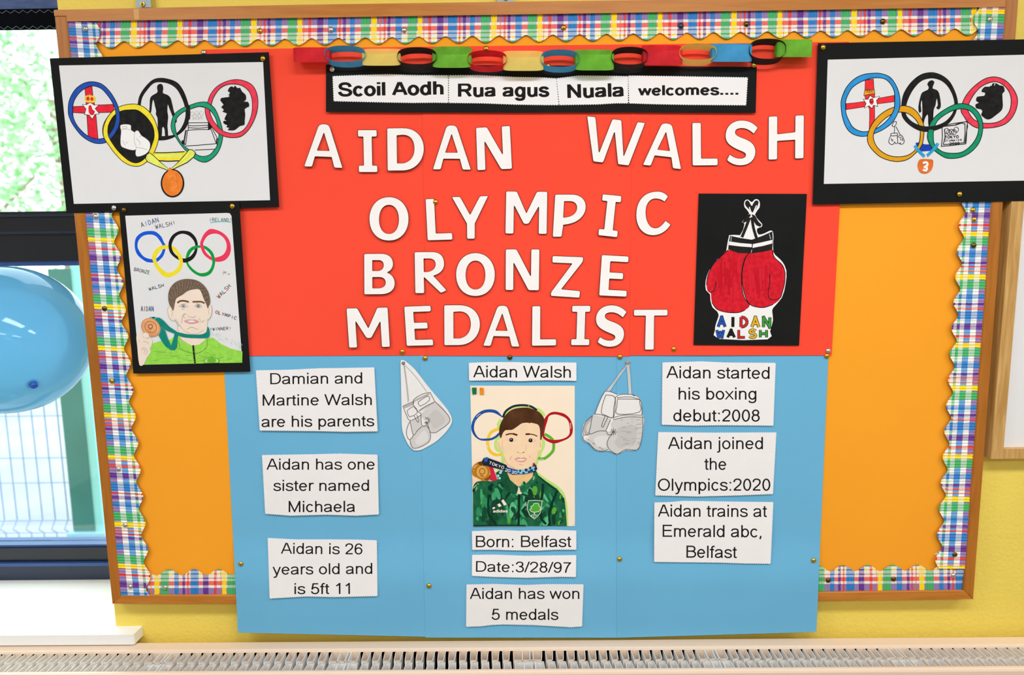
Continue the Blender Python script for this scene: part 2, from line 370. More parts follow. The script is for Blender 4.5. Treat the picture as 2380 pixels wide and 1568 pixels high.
for nm, lo, hi, mm in (('wall_left', (XL-.1, YF, 0), (XL, TH, CEIL), M_PALE), ('wall_right', (XR, YF, 0), (XR+.1, TH, CEIL), M_PALE),
                       ('wall_front', (XL-.1, YF-.1, 0), (XR+.1, YF, CEIL), M_PALE), ('floor', (XL-.1, YF-.1, -.1), (XR+.1, TH, 0), M_FLOOR),
                       ('ceiling', (XL-.1, YF-.1, CEIL), (XR+.1, TH, CEIL+.1), M_CEIL)):
    m = Mesh(); m.box(lo, hi, mm); struct(m, nm)
M_LAMP = mat('#f4f4f0', .4, .3)
for i, (lx, ly) in enumerate(LAMPS):
    m = Mesh()
    m.box((lx-.62, ly-.17, CEIL-.03), (lx+.62, ly+.17, CEIL), M_LAMP)
    for a, b, c, d in ((-.62, -.17, .62, -.15), (-.62, .15, .62, .17), (-.62, -.15, -.6, .15), (.6, -.15, .62, .15)):
        m.box((lx+a, ly+b, CEIL-.085), (lx+c, ly+d, CEIL-.03), M_LAMP)
    tag(m.build('ceiling_light'), 'white ceiling light, %s of the row %s' % (('window end', 'middle', 'far end')[i % 3], ('nearest the board', 'mid room', 'furthest from the board')[i//3]), 'light', 'ceiling lights')

# ------------------------------------------------------------------ window on the left
GY = 0.235
M_NAVY = mat('#10141f', .3, .5, name='dark_window_metal'); M_NAVY2 = mat('#1c2740', .28, .5); M_REFL = mat('#2a4a86', .3, .5)  # the blue one paints reflected light on the frame edges as strips
def zat(py, d, px=60): return at(px, py, d).z
frame = Mesh()
zt0, zt1, ztm = zat(492, -.2), zat(606, -.2), zat(542, -.2)
frame.box((OX0, .195, ztm+.004), (OX1, .27, zt0), M_NAVY); frame.box((OX0, .200, zt1), (OX1, .27, ztm-.002), M_NAVY)
frame.box((OX0, .190, zt0-.012), (OX1, .20, zt0-.006), M_NAVY2); frame.box((OX0, .192, ztm-.002), (OX1, .27, ztm+.004), M_NAVY2)
frame.box((OX0, .205, zt1-.012), (OX1, .26, zt1), M_REFL)  # reflection under the transom, painted as a blue strip
zb0, zb1 = zat(1272, -.2), 0.894
frame.box((OX0, .205, zb1), (OX1, .27, zb1+.042), M_NAVY2); frame.box((OX0, .21, zb1+.042), (OX1, .27, zb0-.006), M_NAVY); frame.box((OX0, .20, zb1+.038), (OX1, .215, zb1+.046), M_REFL)
frame.box((OX0, .215, zb0-.006), (OX1, .26, zb0), M_REFL)  # highlight on the bottom rail's upper edge, painted in blue
frame.box((OX0, .205, OZ1-.07), (OX1, .27, OZ1), M_NAVY); frame.box((OX0, .205, zb1), (OX0+.06, .27, OZ1), M_NAVY); frame.box((OX1-.012, .205, zb1), (OX1, .27, OZ1), M_NAVY)
win = tag(frame.build('window_1'), None, None, kind='structure')
def glassmat():
    mm = bpy.data.materials.new('window_glass'); mm.use_nodes = True; nt = mm.node_tree; nt.nodes.clear()
    o = nt.nodes.new('ShaderNodeOutputMaterial'); t = nt.nodes.new('ShaderNodeBsdfTransparent'); g = nt.nodes.new('ShaderNodeBsdfGlossy'); x = nt.nodes.new('ShaderNodeMixShader')
    t.inputs[0].default_value = (.93, .98, .97, 1); g.inputs['Roughness'].default_value = .02; x.inputs[0].default_value = .07
    nt.links.new(t.outputs[0], x.inputs[1]); nt.links.new(g.outputs[0], x.inputs[2]); nt.links.new(x.outputs[0], o.inputs[0]); return mm
M_GLASS = glassmat()
for z0, z1 in ((zt0, OZ1-.07), (zb0, zt1-.012)):
    m = Mesh(); m.box((OX0+.06, .236, z0), (OX1-.012, .242, z1), M_GLASS); o = m.build('window_pane', base=(OX0, .236, z0)); o.location = Vector((OX0, .236, z0))-WORLD[win.name]; o.parent = win
SZ, SY = 0.8935, -0.0325     # sill top, front edge
m = Mesh(); xs = -0.857
prof = [(-3.0, TH*.7), (OX1, TH*.7), (OX1, 0.0), (xs, 0.0), (xs, SY+.003), (xs-.003, SY), (-3.0, SY)]
m.add([(x, y, SZ) for x, y in prof]+[(x, y, SZ-.0225) for x, y in prof], [tuple(range(7))]+[tuple(range(13, 6, -1))]+[((i+1) % 7, i, i+7, (i+1) % 7+7) for i in range(7)], M_WHITE)
o = m.build('window_sill'); o.location = WORLD[o.name]-WORLD[win.name]; o.parent = win
# roller blind pulled up at the head of the window
M_CLOTH = mat('#5a6c9c', .9, .05, .16, 30, (1, 1, 4), bump=.3, bs=220); M_BLK = mat('#0c0e14', .9, .05, bump=.3, bs=500); M_STITCH = mat('#8a90a0', .8, .1)
zc, zk = zat(22, -.15), zat(69, -.15)
bl = thing('roller_blind', (OX1-.6, .15, zk), 'blue cloth blind with a black stitched hem at the top of the window', 'blind')
m = Mesh(); n = 40; vs = []
for i in range(n+1):
    x = OX0+.02+(OX1-.004-OX0-.02)*i/n
    vs += [(x, .150+.004*math.sin(i*1.1), z) for z in (zc-.004, zc+.07, OZ1-.02)]
m.add(vs, [(3*i+j, 3*i+3+j, 3*i+4+j, 3*i+1+j) for i in range(n) for j in (0, 1)], M_CLOTH); m.build('blind_cloth', bl, True)
m = Mesh(); m.box((OX0+.02, .146, zk), (OX1-.004, .152, zc), M_BLK); hem = m.build('hem_band', bl)
m = Mesh()
for z in (zc-.006, zk+.003):
    n = 170; xs_ = [OX0+.03+(OX1-.02-OX0-.03)*i/n for i in range(n+1)]
    m.tube([(x, .1455, z+(.003 if i % 2 else -.003)) for i, x in enumerate(xs_)], .0005, M_STITCH, 4)
sub(m, 'stitching', hem)

# ------------------------------------------------------------------ outdoors
GZ = at(170, 1262, -1.6).z
M_PAVE = mat('#90939a', .9, .1, .10, 2); M_WIRE = mat('#6f8fc4', .5, .3); M_GPOST = mat('#1c6a70', .45, .4, .1, 6); M_CYAN = mat('#84c8dc', .5, .3)
m = Mesh(); m.box((-30, TH, GZ-.3), (20, 40, GZ), M_PAVE); tag(m.build('ground'), None, None, kind='structure')
fn = thing('mesh_fence', (-2.1, 1.6, GZ), 'pale blue wire mesh fence with a green post outside the lower window', 'fence')
zf = at(100, 640, -1.6).z; m = Mesh(); x = -5.5
kink = lambda z: .025 if abs(z-(GZ+.10)) < .02 else 0.0
while x < -2.13:
    m.tube([(x, 1.6, GZ+.02), (x, 1.6, GZ+.055), (x+.004, 1.565, GZ+.085), (x, 1.6, GZ+.12), (x, 1.6, zf)], .0028, M_WIRE, 5); x += .0605
for dz in (.03, .055, .115, .30, .42, .62, .85, 1.05, zf-GZ-.02): m.tube([(-5.5, 1.597, GZ+dz), (-2.1, 1.597, GZ+dz)], .0024, M_WIRE, 5)
m.build('wire_mesh', fn)
m = Mesh(); m.box((-2.13, 1.57, GZ), (-2.03, 1.66, zf+.03), M_GPOST); m.box((-2.03, 1.575, GZ), (-1.99, 1.66, zf+.05), M_CYAN); post = m.build('fence_post', fn)
m = Mesh(); m.box((-2.15, 1.55, GZ), (-1.97, 1.68, GZ+.07), mat('#7fb4d8', .6, .2)); sub(m, 'post_base', post)
M_LEAF = [mat(c, .6, .3) for c in ('#92c886', '#aad89e', '#c6e6bc', '#7cb472')]; M_BARK = mat('#8c7a68', .9, .1, .2, 20)
def tree(x, y, h, r, n, label, seed):
    rg = random.Random(seed); t = thing('leafy_tree', (x, y, GZ), label, 'tree', 'trees beyond the fence')
    m = Mesh(); m.tube([(x, y, GZ), (x+.08, y, GZ+h*.4), (x-.05, y+.1, GZ+h*.75)], [.11, .08, .04], M_BARK, 8)
    for k in range(6):
        a = rg.uniform(0, 6.28); m.tube([(x, y, GZ+h*(.3+.06*k)), (x+r*.7*math.cos(a), y+r*.7*math.sin(a), GZ+h*(.5+.07*k))], [.04, .012], M_BARK, 6)
    m.build('trunk', t, True)
    m = Mesh()
    for k in range(n):
        d = Vector((rg.gauss(0, 1), rg.gauss(0, 1), rg.gauss(0, 1))).normalized()*rg.uniform(.3, 1)**.6
        c = Vector((x, y, GZ+h*.62))+Vector((d.x*r, d.y*r, d.z*h*.42)); a = Vector((rg.uniform(-1, 1), rg.uniform(-1, 1), rg.uniform(-.6, .6))).normalized(); b = a.orthogonal().normalized(); s_ = rg.uniform(.035, .07)
        m.add([c-a*s_, c+b*s_*.45, c+a*s_, c-b*s_*.45], [(0, 1, 2, 3)], M_LEAF[rg.randrange(4)])
    m.build('foliage', t)
tree(-5.95, 5.5, 4.6, 1.1, 4600, 'bright green leafy tree filling the left of the upper window', 1)
tree(-7.35, 9.2, 5.2, 1.0, 3000, 'paler leafy tree beside the notice board edge in the upper window', 2)
tree(-9.9, 7.0, 5.0, 1.4, 3500, 'leafy tree furthest left beyond the fence', 3)
bp0 = Vector((EYE.x, EYE.y, EYE.z))+ray(106, 668)*((GZ-EYE.z)/ray(106, 668).z); m = Mesh(); rg = random.Random(9)
for k in range(700):
    d = Vector((rg.gauss(0, 1), rg.gauss(0, 1), abs(rg.gauss(0, 1)))).normalized()*rg.uniform(.4, 1); c = bp0+Vector((d.x*.34, d.y*.34, d.z*.66)); a = Vector((rg.uniform(-1, 1), rg.uniform(-1, 1), rg.uniform(-1, 1))).normalized(); b = a.orthogonal(); m.add([c-a*.05, c+b*.03, c+a*.05, c-b*.03], [(0, 1, 2, 3)], M_LEAF[rg.randrange(4)])
tag(m.build('bush', base=bp0), 'small green bush far off across the pale ground, just above the balloon', 'bush')
# ------------------------------------------------------------------ balloon in the window
def balloonmat():
    mm = bpy.data.materials.new('blue_latex'); mm.use_nodes = True; nt = mm.node_tree; nt.nodes.clear()
    o = nt.nodes.new('ShaderNodeOutputMaterial'); d = nt.nodes.new('ShaderNodeBsdfDiffuse'); t = nt.nodes.new('ShaderNodeBsdfTranslucent'); g = nt.nodes.new('ShaderNodeBsdfGlossy')
    a = nt.nodes.new('ShaderNodeMixShader'); b = nt.nodes.new('ShaderNodeMixShader'); f = nt.nodes.new('ShaderNodeFresnel')
    d.inputs[0].default_value = (.17, .50, 1.0, 1); t.inputs[0].default_value = (.46, .82, 1.0, 1); g.inputs['Roughness'].default_value = .06; f.inputs['IOR'].default_value = 1.45; a.inputs[0].default_value = .8
    nt.links.new(d.outputs[0], a.inputs[1]); nt.links.new(t.outputs[0], a.inputs[2]); nt.links.new(f.outputs[0], b.inputs[0]); nt.links.new(a.outputs[0], b.inputs[1]); nt.links.new(g.outputs[0], b.inputs[2]); 
    tr = nt.nodes.new('ShaderNodeBsdfTransparent'); tr.inputs[0].default_value = (.42, .76, 1.0, 1); y = nt.nodes.new('ShaderNodeMixShader'); y.inputs[0].default_value = .9
    nt.links.new(tr.outputs[0], y.inputs[1]); nt.links.new(b.outputs[0], y.inputs[2]); nt.links.new(y.outputs[0], o.inputs[0]); return mm
M_BAL = balloonmat()
bc = at(18, 790, .02); br = .147
kd = (at(92, 918, .12)-bc).normalized()
m = Mesh(); NB = 40
m.lathe(bc, -kd, [(br*math.sin(math.pi*k/NB)*(1-.03*math.cos(math.pi*k/NB)), -br*1.0*math.cos(math.pi*k/NB)*(1.04 if k < NB/2 else 1.0)) for k in range(NB+1)], M_BAL, 56)
bal = tag(m.build('balloon', None, True, base=bc), 'shiny light blue balloon hanging in front of the lower window', 'balloon')
m = Mesh(); kp = bc+kd*br*1.035
m.lathe(kp, kd, [(.009, -.004), (.005, .0), (.004, .003), (.006, .005), (.006, .007), (.004, .008), (0, .007)], mat('#2a62d0', .35, .4), 16)
sub(m, 'balloon_knot', bal, smooth=True)

# ------------------------------------------------------------------ radiator
M_RAD = mat('#e9cfb7', .32, .45, name='radiator_enamel'); M_FIN = mat('#efebe6', .5, .3, name='radiator_fins')
RZ = 0.868; RX0, RX1 = -1.75, 1.55
rad = thing('radiator', (0, -.09, .28), 'long cream panel radiator with open fins along its top, under the board', 'radiator')
def rpanel(y0, y1, zt):
    m = Mesh(); r = .005
    sec = [(y0, .28), (y0, zt-r), (y0+r*.3, zt-r*.3), (y0+r, zt), (y1-r, zt), (y1-r*.3, zt-r*.3), (y1, zt-r), (y1, .28)]
    n = len(sec); m.add([(RX0, y, z) for y, z in sec]+[(RX1, y, z) for y, z in sec], [(i, i+n, (i+1) % n+n, (i+1) % n) for i in range(n)]+[tuple(range(n)), tuple(range(2*n-1, n-1, -1))], M_RAD); return m
def yz(py, z=RZ, px=1200):
    k = ray(px, py); t = (z-EYE.z)/k.z; return EYE.y+t*k.y
yb0, yb1, yf0, ym, yf1 = yz(1485), yz(1507), yz(1529), yz(1543), yz(1553)
rpanel(yb1, yb0, RZ).build('back_panel', rad); 
def fins(ya, yb, z1, ph):
    """a folded sheet standing between two depths: square wave seen from above"""
    m = Mesh(); per = .0222; x = RX0+.03+ph; path = []; k = 0
    while x < RX1-.05:
        a = per*.70+(2*per if k % 15 == 7 else 0)
        path += [(x, ya), (x+.002, yb), (x+a-.002, yb), (x+a, ya)]
        x += per*(3 if k % 15 == 7 else 1); k += 1
    n = len(path); vs = [(x, y, z) for x, y in path for z in (.33, z1)]
    for i in range(0, n, 4):        # the wide folds have two more fins inside
        if path[i+3][0]-path[i][0] > 1.5*per:
            for q in (.85, 1.55, 1.85): xx = path[i][0]+per*q; lo, hi = min(ya, yb), max(ya, yb); m.box((xx, lo, .33), (xx+.0012, hi, z1), M_FIN)
    m.add(vs, [(2*i, 2*i+2, 2*i+3, 2*i+1) for i in range(n-1)], M_FIN)
    t = .0013
    m.add([(x, y, z1) for x, y in path]+[(x+t, y-t, z1) for x, y in path], [(i, i+1, n+i+1, n+i) for i in range(n-1)], M_RAD)
    return m
fins(yb1, yf0+.001, RZ-.004, 0).build('convector_fins', rad)
fins(yf1+.002, yf0-.001, RZ-.006, .004).build('convector_fins', rad)
yq = yz(1551); rpanel(yq-.014, yq, RZ).build('front_panel', rad)
for x in (-1.3, 0, 1.2): m = Mesh(); m.box((x-.02, yb0, .4), (x+.02, -.0005, .44), M_FIN); m.build('wall_bracket', rad)

# ------------------------------------------------------------------ notice board
def woodmat(h1, h2, ax, name):
    mm = bpy.data.materials.new(name); mm.use_nodes = True; nt = mm.node_tree; b = nt.nodes['Principled BSDF']
    tc = nt.nodes.new('ShaderNodeTexCoord'); mp = nt.nodes.new('ShaderNodeMapping'); n = nt.nodes.new('ShaderNodeTexNoise'); r = nt.nodes.new('ShaderNodeValToRGB')
    mp.inputs['Scale'].default_value = {'x': (2.2, 30, 30), 'z': (30, 30, 2.2)}[ax]; n.inputs['Scale'].default_value = 4; n.inputs['Detail'].default_value = 6; n.inputs['Distortion'].default_value = .6
    r.color_ramp.elements[0].position = .35; r.color_ramp.elements[1].position = .68; r.color_ramp.elements[0].color = (*rgb(h1), 1); r.color_ramp.elements[1].color = (*rgb(h2), 1)
    nt.links.new(tc.outputs['Object'], mp.inputs[0]); nt.links.new(mp.outputs[0], n.inputs['Vector']); nt.links.new(n.outputs['Fac'], r.inputs[0]); nt.links.new(r.outputs[0], b.inputs['Base Color'])
    b.inputs['Roughness'].default_value = .42; b.inputs['Specular IOR Level'].default_value = .3; return mm
WX, WZ = woodmat('#b86e24', '#c67f31', 'x', 'varnished_wood_rail'), woodmat('#a5611b', '#b87125', 'z', 'varnished_wood_stile')
FD, BD = .026, .0176
board = thing('notice_board', at(1260, 1400, 0.0), 'large wood framed notice board covered in orange paper on the yellow wall', 'notice board')
def rail(px, m_, d=FD):
    """frame member: front face from four pixels on the front plane, standing off the wall"""
    m = Mesh(); f = [at(x, y, d) for x, y in px]; k = [Vector((v.x, 0, v.z)) for v in f]; r = .002
    c = sum(f, Vector())/4; fi = [v+(c-v).normalized()*0 for v in f]
    n = 4; g = [Vector((v.x, v.y+r, v.z)) for v in f]
    ins = []
    for i in range(4):
        a, b, cc = f[i-1], f[i], f[(i+1) % 4]; ins.append(b+((a-b).normalized()+(cc-b).normalized())*r)
    vs = ins+g+k; fs = [(0, 1, 2, 3)]+[(i, i+4, (i+1) % 4+4, (i+1) % 4) for i in range(4)]+[(i+4, i+8, (i+1) % 4+8, (i+1) % 4+4) for i in range(4)]+[(11, 10, 9, 8)]
    m.add(vs, fs, m_); return m
m = Art(FD); m.slab([(125, 23), (126, 37), (154.3, 36.8), (155, 49.8), (1300, 32), (2337, 16), (2339, -10), (1300, 2.5), (700, 11)], WX, FD-.001); m.build('frame_rail', board)
rail([(125.5, 36.5), (260, 1403.5), (281, 1390), (154.5, 36.5)], WZ).build('frame_stile', board)
rail([(2339, -10), (2240, 1372), (2263, 1393), (2369, -10)], WZ).build('frame_stile', board)
rail([(281, 1383), (260, 1403.6), (1262, 1404.5), (1262, 1384)], WX).build('frame_rail', board)
rail([(1262, 1384), (1262, 1404.5), (2263, 1393), (2243, 1372)], WX).build('frame_rail', board)
M_CORK = mat('#b08a5c', .9, .1)
m = Mesh(); A, B = at(150, 40, BD), at(2340, 12, BD); Cc, D = at(2246, 1376, BD), at(280, 1388, BD)
m.add([A, D, Cc, B]+[Vector((v.x, -.001, v.z)) for v in (A, D, Cc, B)], [(0, 1, 2, 3), (7, 6, 5, 4)]+[(i, i+4, (i+1) % 4+4, (i+1) % 4) for i in range(4)], M_CORK); m.build('pin_board', board)
# mark on the top rail, screw plates
m = Art(FD+.0002); m.fill([(310, 21), (323, 20.5), (323.5, 45), (312, 45.5)], mat('#d9a468', .6, .2)); m.build('bare_patch', board)
M_STEEL = mat('#a3b6be', .5, .3); M_BRASS = mat('#c49a3a', .3, .5, metal=.9)
for (x0, y0, x1, y1, c) in ((316, -14, 352, 17, (332, 10)), (1156, -24, 1194, 5, (1176, -4))):
    m = Art(.012); m.slab([(x0, y0), (x0, y1), (x1, y1), (x1-4, y0)], M_STEEL, .0025); pl_ = m.build('screw_plate', board)
    m = Mesh(); o = at(c[0], c[1], .0125); m.lathe(o, (0, -1, 0), [(.0048, 0), (.0042, .0016), (0, .0022)], M_BRASS, 16); m.box((o.x-.003, o.y-.0026, o.z-.0005), (o.x+.003, o.y-.0016, o.z+.0005), mat('#3a2c14')); m.box((o.x-.0005, o.y-.0026, o.z-.003), (o.x+.0005, o.y-.0016, o.z+.003), mat('#3a2c14')); sub(m, 'plate_screw', pl_)
# orange backing paper
def sheet(name, quad, df, m_, label, cat, group=None, nx=24, ny=24, bow=None):
    """paper hung by its four pixel corners (top left, top right, bottom right, bottom left); df = distance from the wall"""
    m = Mesh(); vs = []; tl, tr, br_, bl_ = quad
    for j in range(ny+1):
        for i in range(nx+1):
            s_, t = i/nx, j/ny
            x = (tl[0]*(1-s_)+tr[0]*s_)*(1-t)+(bl_[0]*(1-s_)+br_[0]*s_)*t; y = (tl[1]*(1-s_)+tr[1]*s_)*(1-t)+(bl_[1]*(1-s_)+br_[1]*s_)*t
            vs.append(at(x, y, df(x, y)))
    fs = [(j*(nx+1)+i, (j+1)*(nx+1)+i, (j+1)*(nx+1)+i+1, j*(nx+1)+i+1) for j in range(ny) for i in range(nx)]
    m.add(vs, fs, m_)
    n = len(vs); t = .00025; m.add([v+Vector((0, t, 0)) for v in vs], [f[::-1] for f in fs], m_)
    rim = [i for i in range(nx+1)]+[j*(nx+1)+nx for j in range(1, ny+1)]+[ny*(nx+1)+i for i in range(nx-1, -1, -1)]+[j*(nx+1) for j in range(ny-1, 0, -1)]
    m.add([vs[i] for i in rim]+[vs[i]+Vector((0, t, 0)) for i in rim], [((i+1) % len(rim), i, i+len(rim), (i+1) % len(rim)+len(rim)) for i in range(len(rim))], m_)
    return tag(m.build(name, None, True), label, cat, group)
M_ORANGE = mat('#fea42a', .8, .1, .03, 2.5, bump=.12, bs=9, name='orange_paper')
rip = lambda x, y: .0183+.0003*math.sin(x*.011+y*.004)*math.sin(y*.013-x*.002)+.0002*math.sin(x*.03+1)*math.sin(y*.021+2)
sheet('backing_paper', [(156, 46), (2334, 18), (2245, 1372), (281, 1386)], rip, M_ORANGE, 'bright orange paper lining the whole notice board behind the posters', 'paper', nx=70, ny=45)

# scalloped plaid border strips
COLS = '0 yellow 50 - 80 orange 92 - 118 red 135 - 155 purple 180 - 230 blue 290 - 345 green 430 - 440 yellow 485 - 495 orange 505 - 545 red 570 - 630 purple 685 - 730 blue 815 - 835 red 850 - 875 purple 900 - 940 blue 985 - 1045 green 1130 -'.split()
PAL = {'yellow': '#ffdd1c', 'orange': '#f2702c', 'red': '#e8433f', 'purple': '#6c3a96', 'blue': '#3480c8', 'green': '#4cb46c', 'lav': '#9a80b4', 'white': '#f6f1ea', 'coral': '#f4736a', 'pale': '#6fa4d8', 'peach': '#f3a890', 'mint': '#9ad2a4', 'lemon': '#fbe88c'}
def plaid(rows, name):
    mm = bpy.data.materials.new(name); mm.use_nodes = True; nt = mm.node_tree; b = nt.nodes['Principled BSDF']; N = nt.nodes.new; Lk = nt.links.new
    b.inputs['Roughness'].default_value = .6; b.inputs['Specular IOR Level'].default_value = .15
    uv = N('ShaderNodeUVMap'); nz = N('ShaderNodeTexNoise'); nz.inputs['Scale'].default_value = 9; wob = N('ShaderNodeMixRGB'); wob.blend_type = 'LINEAR_LIGHT'; wob.inputs[0].default_value = .007
    sx = N('ShaderNodeSeparateXYZ'); fr = N('ShaderNodeMath'); fr.operation = 'FRACT'
    Lk(uv.outputs[0], nz.inputs['Vector']); Lk(uv.outputs[0], wob.inputs[1]); Lk(nz.outputs['Color'], wob.inputs[2]); Lk(wob.outputs[0], sx.inputs[0]); Lk(sx.outputs[0], fr.inputs[0])
    def ramp(stops):
        r = N('ShaderNodeValToRGB'); r.color_ramp.interpolation = 'CONSTANT'; e = r.color_ramp.elements
        for k, (p, c, a) in enumerate(stops):
            q = e[k] if k < 2 else e.new(p)
            q.position = p; q.color = (*rgb(PAL[c]), a)
        return r
    cs = [(float(COLS[k])/1145, COLS[k+1] if COLS[k+1] != '-' else 'white', 0.0 if COLS[k+1] == '-' else 1.0) for k in range(0, len(COLS), 2)]
    rc = ramp(cs); rr = ramp(rows); Lk(fr.outputs[0], rc.inputs[0]); Lk(sx.outputs[1], rr.inputs[0])
    hf = N('ShaderNodeMath'); hf.operation = 'MULTIPLY'; hf.inputs[1].default_value = .42; Lk(rr.outputs[1], hf.inputs[0])
    t = N('ShaderNodeMixRGB'); Lk(hf.outputs[0], t.inputs[0]); Lk(rc.outputs[0], t.inputs[1]); t.inputs[2].default_value = (*rgb('#f6f1ea'), 1)
    x = N('ShaderNodeMixRGB'); Lk(rc.outputs[1], x.inputs[0]); Lk(rr.outputs[0], x.inputs[1]); Lk(t.outputs[0], x.inputs[2]); Lk(x.outputs[0], b.inputs['Base Color']); return mm
PA = plaid([(0, 'lav', 0), (.27, 'white', 1), (.37, 'coral', 0), (.53, 'white', 1), (.61, 'peach', 0), (.66, 'white', 1), (.78, 'yellow', 0), (.83, 'white', 1), (.93, 'green', 0)], 'plaid_border_print')
PB = plaid([(0, 'lav', 0), (.23, 'white', 1), (.41, 'pale', 0), (.60, 'white', 1), (.74, 'mint', 0), (.83, 'white', 1), (.93, 'lemon', 0)], 'plaid_side_print')
def border(name, p0, p1, nrm, wide, notch, per, ph, m_, d0, label, uper=279., uph=0, sgn=1):
    """corrugated strip from p0 to p1; nrm points to the scalloped side"""
    L = math.hypot(p1[0]-p0[0], p1[1]-p0[1]); n = int(L/.97); rows = 7; m = Mesh(); vs = []; uv = []
    for i in range(n+1):
        s_ = i/n; x = p0[0]+(p1[0]-p0[0])*s_; y = p0[1]+(p1[1]-p0[1])*s_; l = L*s_
        cw = .5+.5*math.cos(2*math.pi*(l/per+ph)); wd = notch+(wide-notch)*cw**.85
        d = d0+.0015*abs(math.sin(math.pi*l/6.8+.5*math.sin(l*.07)))**.6+.0003*math.sin(l*.021)
        for r in range(rows+1):
            v = r/rows; q = wd*v
            vs.append(at(x+nrm[0]*q, y+nrm[1]*q, d+.0006*v*v)); uv.append((sgn*l/uper+uph, q/wide*.985+.004))
    fs = [(i*(rows+1)+r, i*(rows+1)+r+1, (i+1)*(rows+1)+r+1, (i+1)*(rows+1)+r) for i in range(n) for r in range(rows)]
    def ccw(f):
        a, b, c = vs[f[0]], vs[f[1]], vs[f[2]]; return (b-a).cross(c-a).y < 0
    if not ccw(fs[0]): fs = [f[::-1] for f in fs]
    m.add(vs, fs, m_); m.uv = uv
    return tag(m.build(name, None, True), label, 'border')
border('scalloped_border', (158, 49.5), (2333, 16.5), (-.012, 1), 64, 48, 62.3, .40, PA, .0200, 'plaid corrugated border strip with scalloped lower edge along the top rail', uph=-147/279)
border('scalloped_border', (2243, 1371), (330, 1383), (0, -1), 60, 46, 58, .1, PA, .0200, 'plaid scalloped border strip along the bottom rail, partly behind the blue sheets', uper=254., uph=-.372)
border('scalloped_border', (281, 1391), (184.5, 346), (1, .05), 74, 61, 62.2, .08, PB, .0232, 'plaid scalloped border strip up the left side of the board', uper=254., uph=.711, sgn=-1)
border('scalloped_border', (184.5, 345), (158, 50), (1, .05), 74, 61, 62.2, .563, PB, .0232, 'short piece of plaid scalloped border in the top left corner above the ring drawing', uper=254., uph=.755, sgn=-1)
border('scalloped_border', (2338, 15), (2246.5, 1321), (-1, 0), 74, 60, 60, .52, PB, .0230, 'plaid scalloped border strip down the right side of the board', uper=259., uph=.454, sgn=-1)
# torn paper label under the right border
m = Art(.0192); m.slab([(2172, 1287), (2184, 1279), (2205, 1288), (2192, 1300)], mat('#f2e6da'), .0003); m.T = (1860, 960, 2.579); m.line('826,832 832,842', 4, mat('#222222')); m.line('840,846 848,850', 6, mat('#222222'))
tag(m.build('paper_scrap'), 'tiny white paper scrap poking out from the right border near the bottom corner', 'paper')

# ------------------------------------------------------------------ red and blue poster sheets
M_RED = [mat(c, .8, .08, .02, 6, name='red_card') for c in ('#fd4f39', '#fd4e38', '#fd4d37')]
M_BLUE = [mat(c, .8, .08, .02, 6, name='blue_card') for c in ('#6fb4d8', '#70b5d9', '#6eb3d7')]
def sst(a, b, x): x = max(0, min(1, (x-a)/(b-a))); return x*x*(3-2*x)
def bdep(y, k=0): return .0189+.0006*k+.0090*sst(1236, 1366, y)-.0010*sst(1420, 1480, y)
gr = ('sheets of red card', 'sheets of blue card')
sheet('red_card_sheet', [(469, 115), (982, 108.5), (994, 825.5), (519, 827)], lambda x, y: .0202, M_RED[0], 'left red card sheet, behind the leftmost white letters and the two left drawings', 'card sheet', gr[0])
sheet('red_card_sheet', [(978, 108.5), (1471, 103), (1463.5, 828), (992.5, 826)], lambda x, y: .0212, M_RED[1], 'middle red card sheet, behind most of the white letters', 'card sheet', gr[0])
sheet('red_card_sheet', [(1469, 103.5), (1973, 97), (1933, 825.5), (1463.5, 825.5)], lambda x, y: .0217+.0010*sst(790, 826, y)*math.exp(-((x-1640)/130)**2), M_RED[2], 'right red card sheet, behind the red boxing gloves picture', 'card sheet', gr[0])
sheet('blue_card_sheet', [(519, 815), (984, 815), (989.5, 1479), (553, 1469.5)], lambda x, y: bdep(y, 0), M_BLUE[0], 'left blue card sheet, behind the three facts about family and age', 'card sheet', gr[1], 16, 60)
sheet('blue_card_sheet', [(975, 815), (1440, 815), (1435, 1481.5), (988.5, 1481)], lambda x, y: bdep(y, 1), M_BLUE[1], 'middle blue card sheet, behind the painted portrait', 'card sheet', gr[1], 16, 60)
sheet('blue_card_sheet', [(1433, 815), (1926, 815), (1897.5, 1468), (1433.5, 1481.5)], lambda x, y: bdep(y, 2), M_BLUE[2], 'right blue card sheet, behind the three facts about boxing', 'card sheet', gr[1], 16, 60)
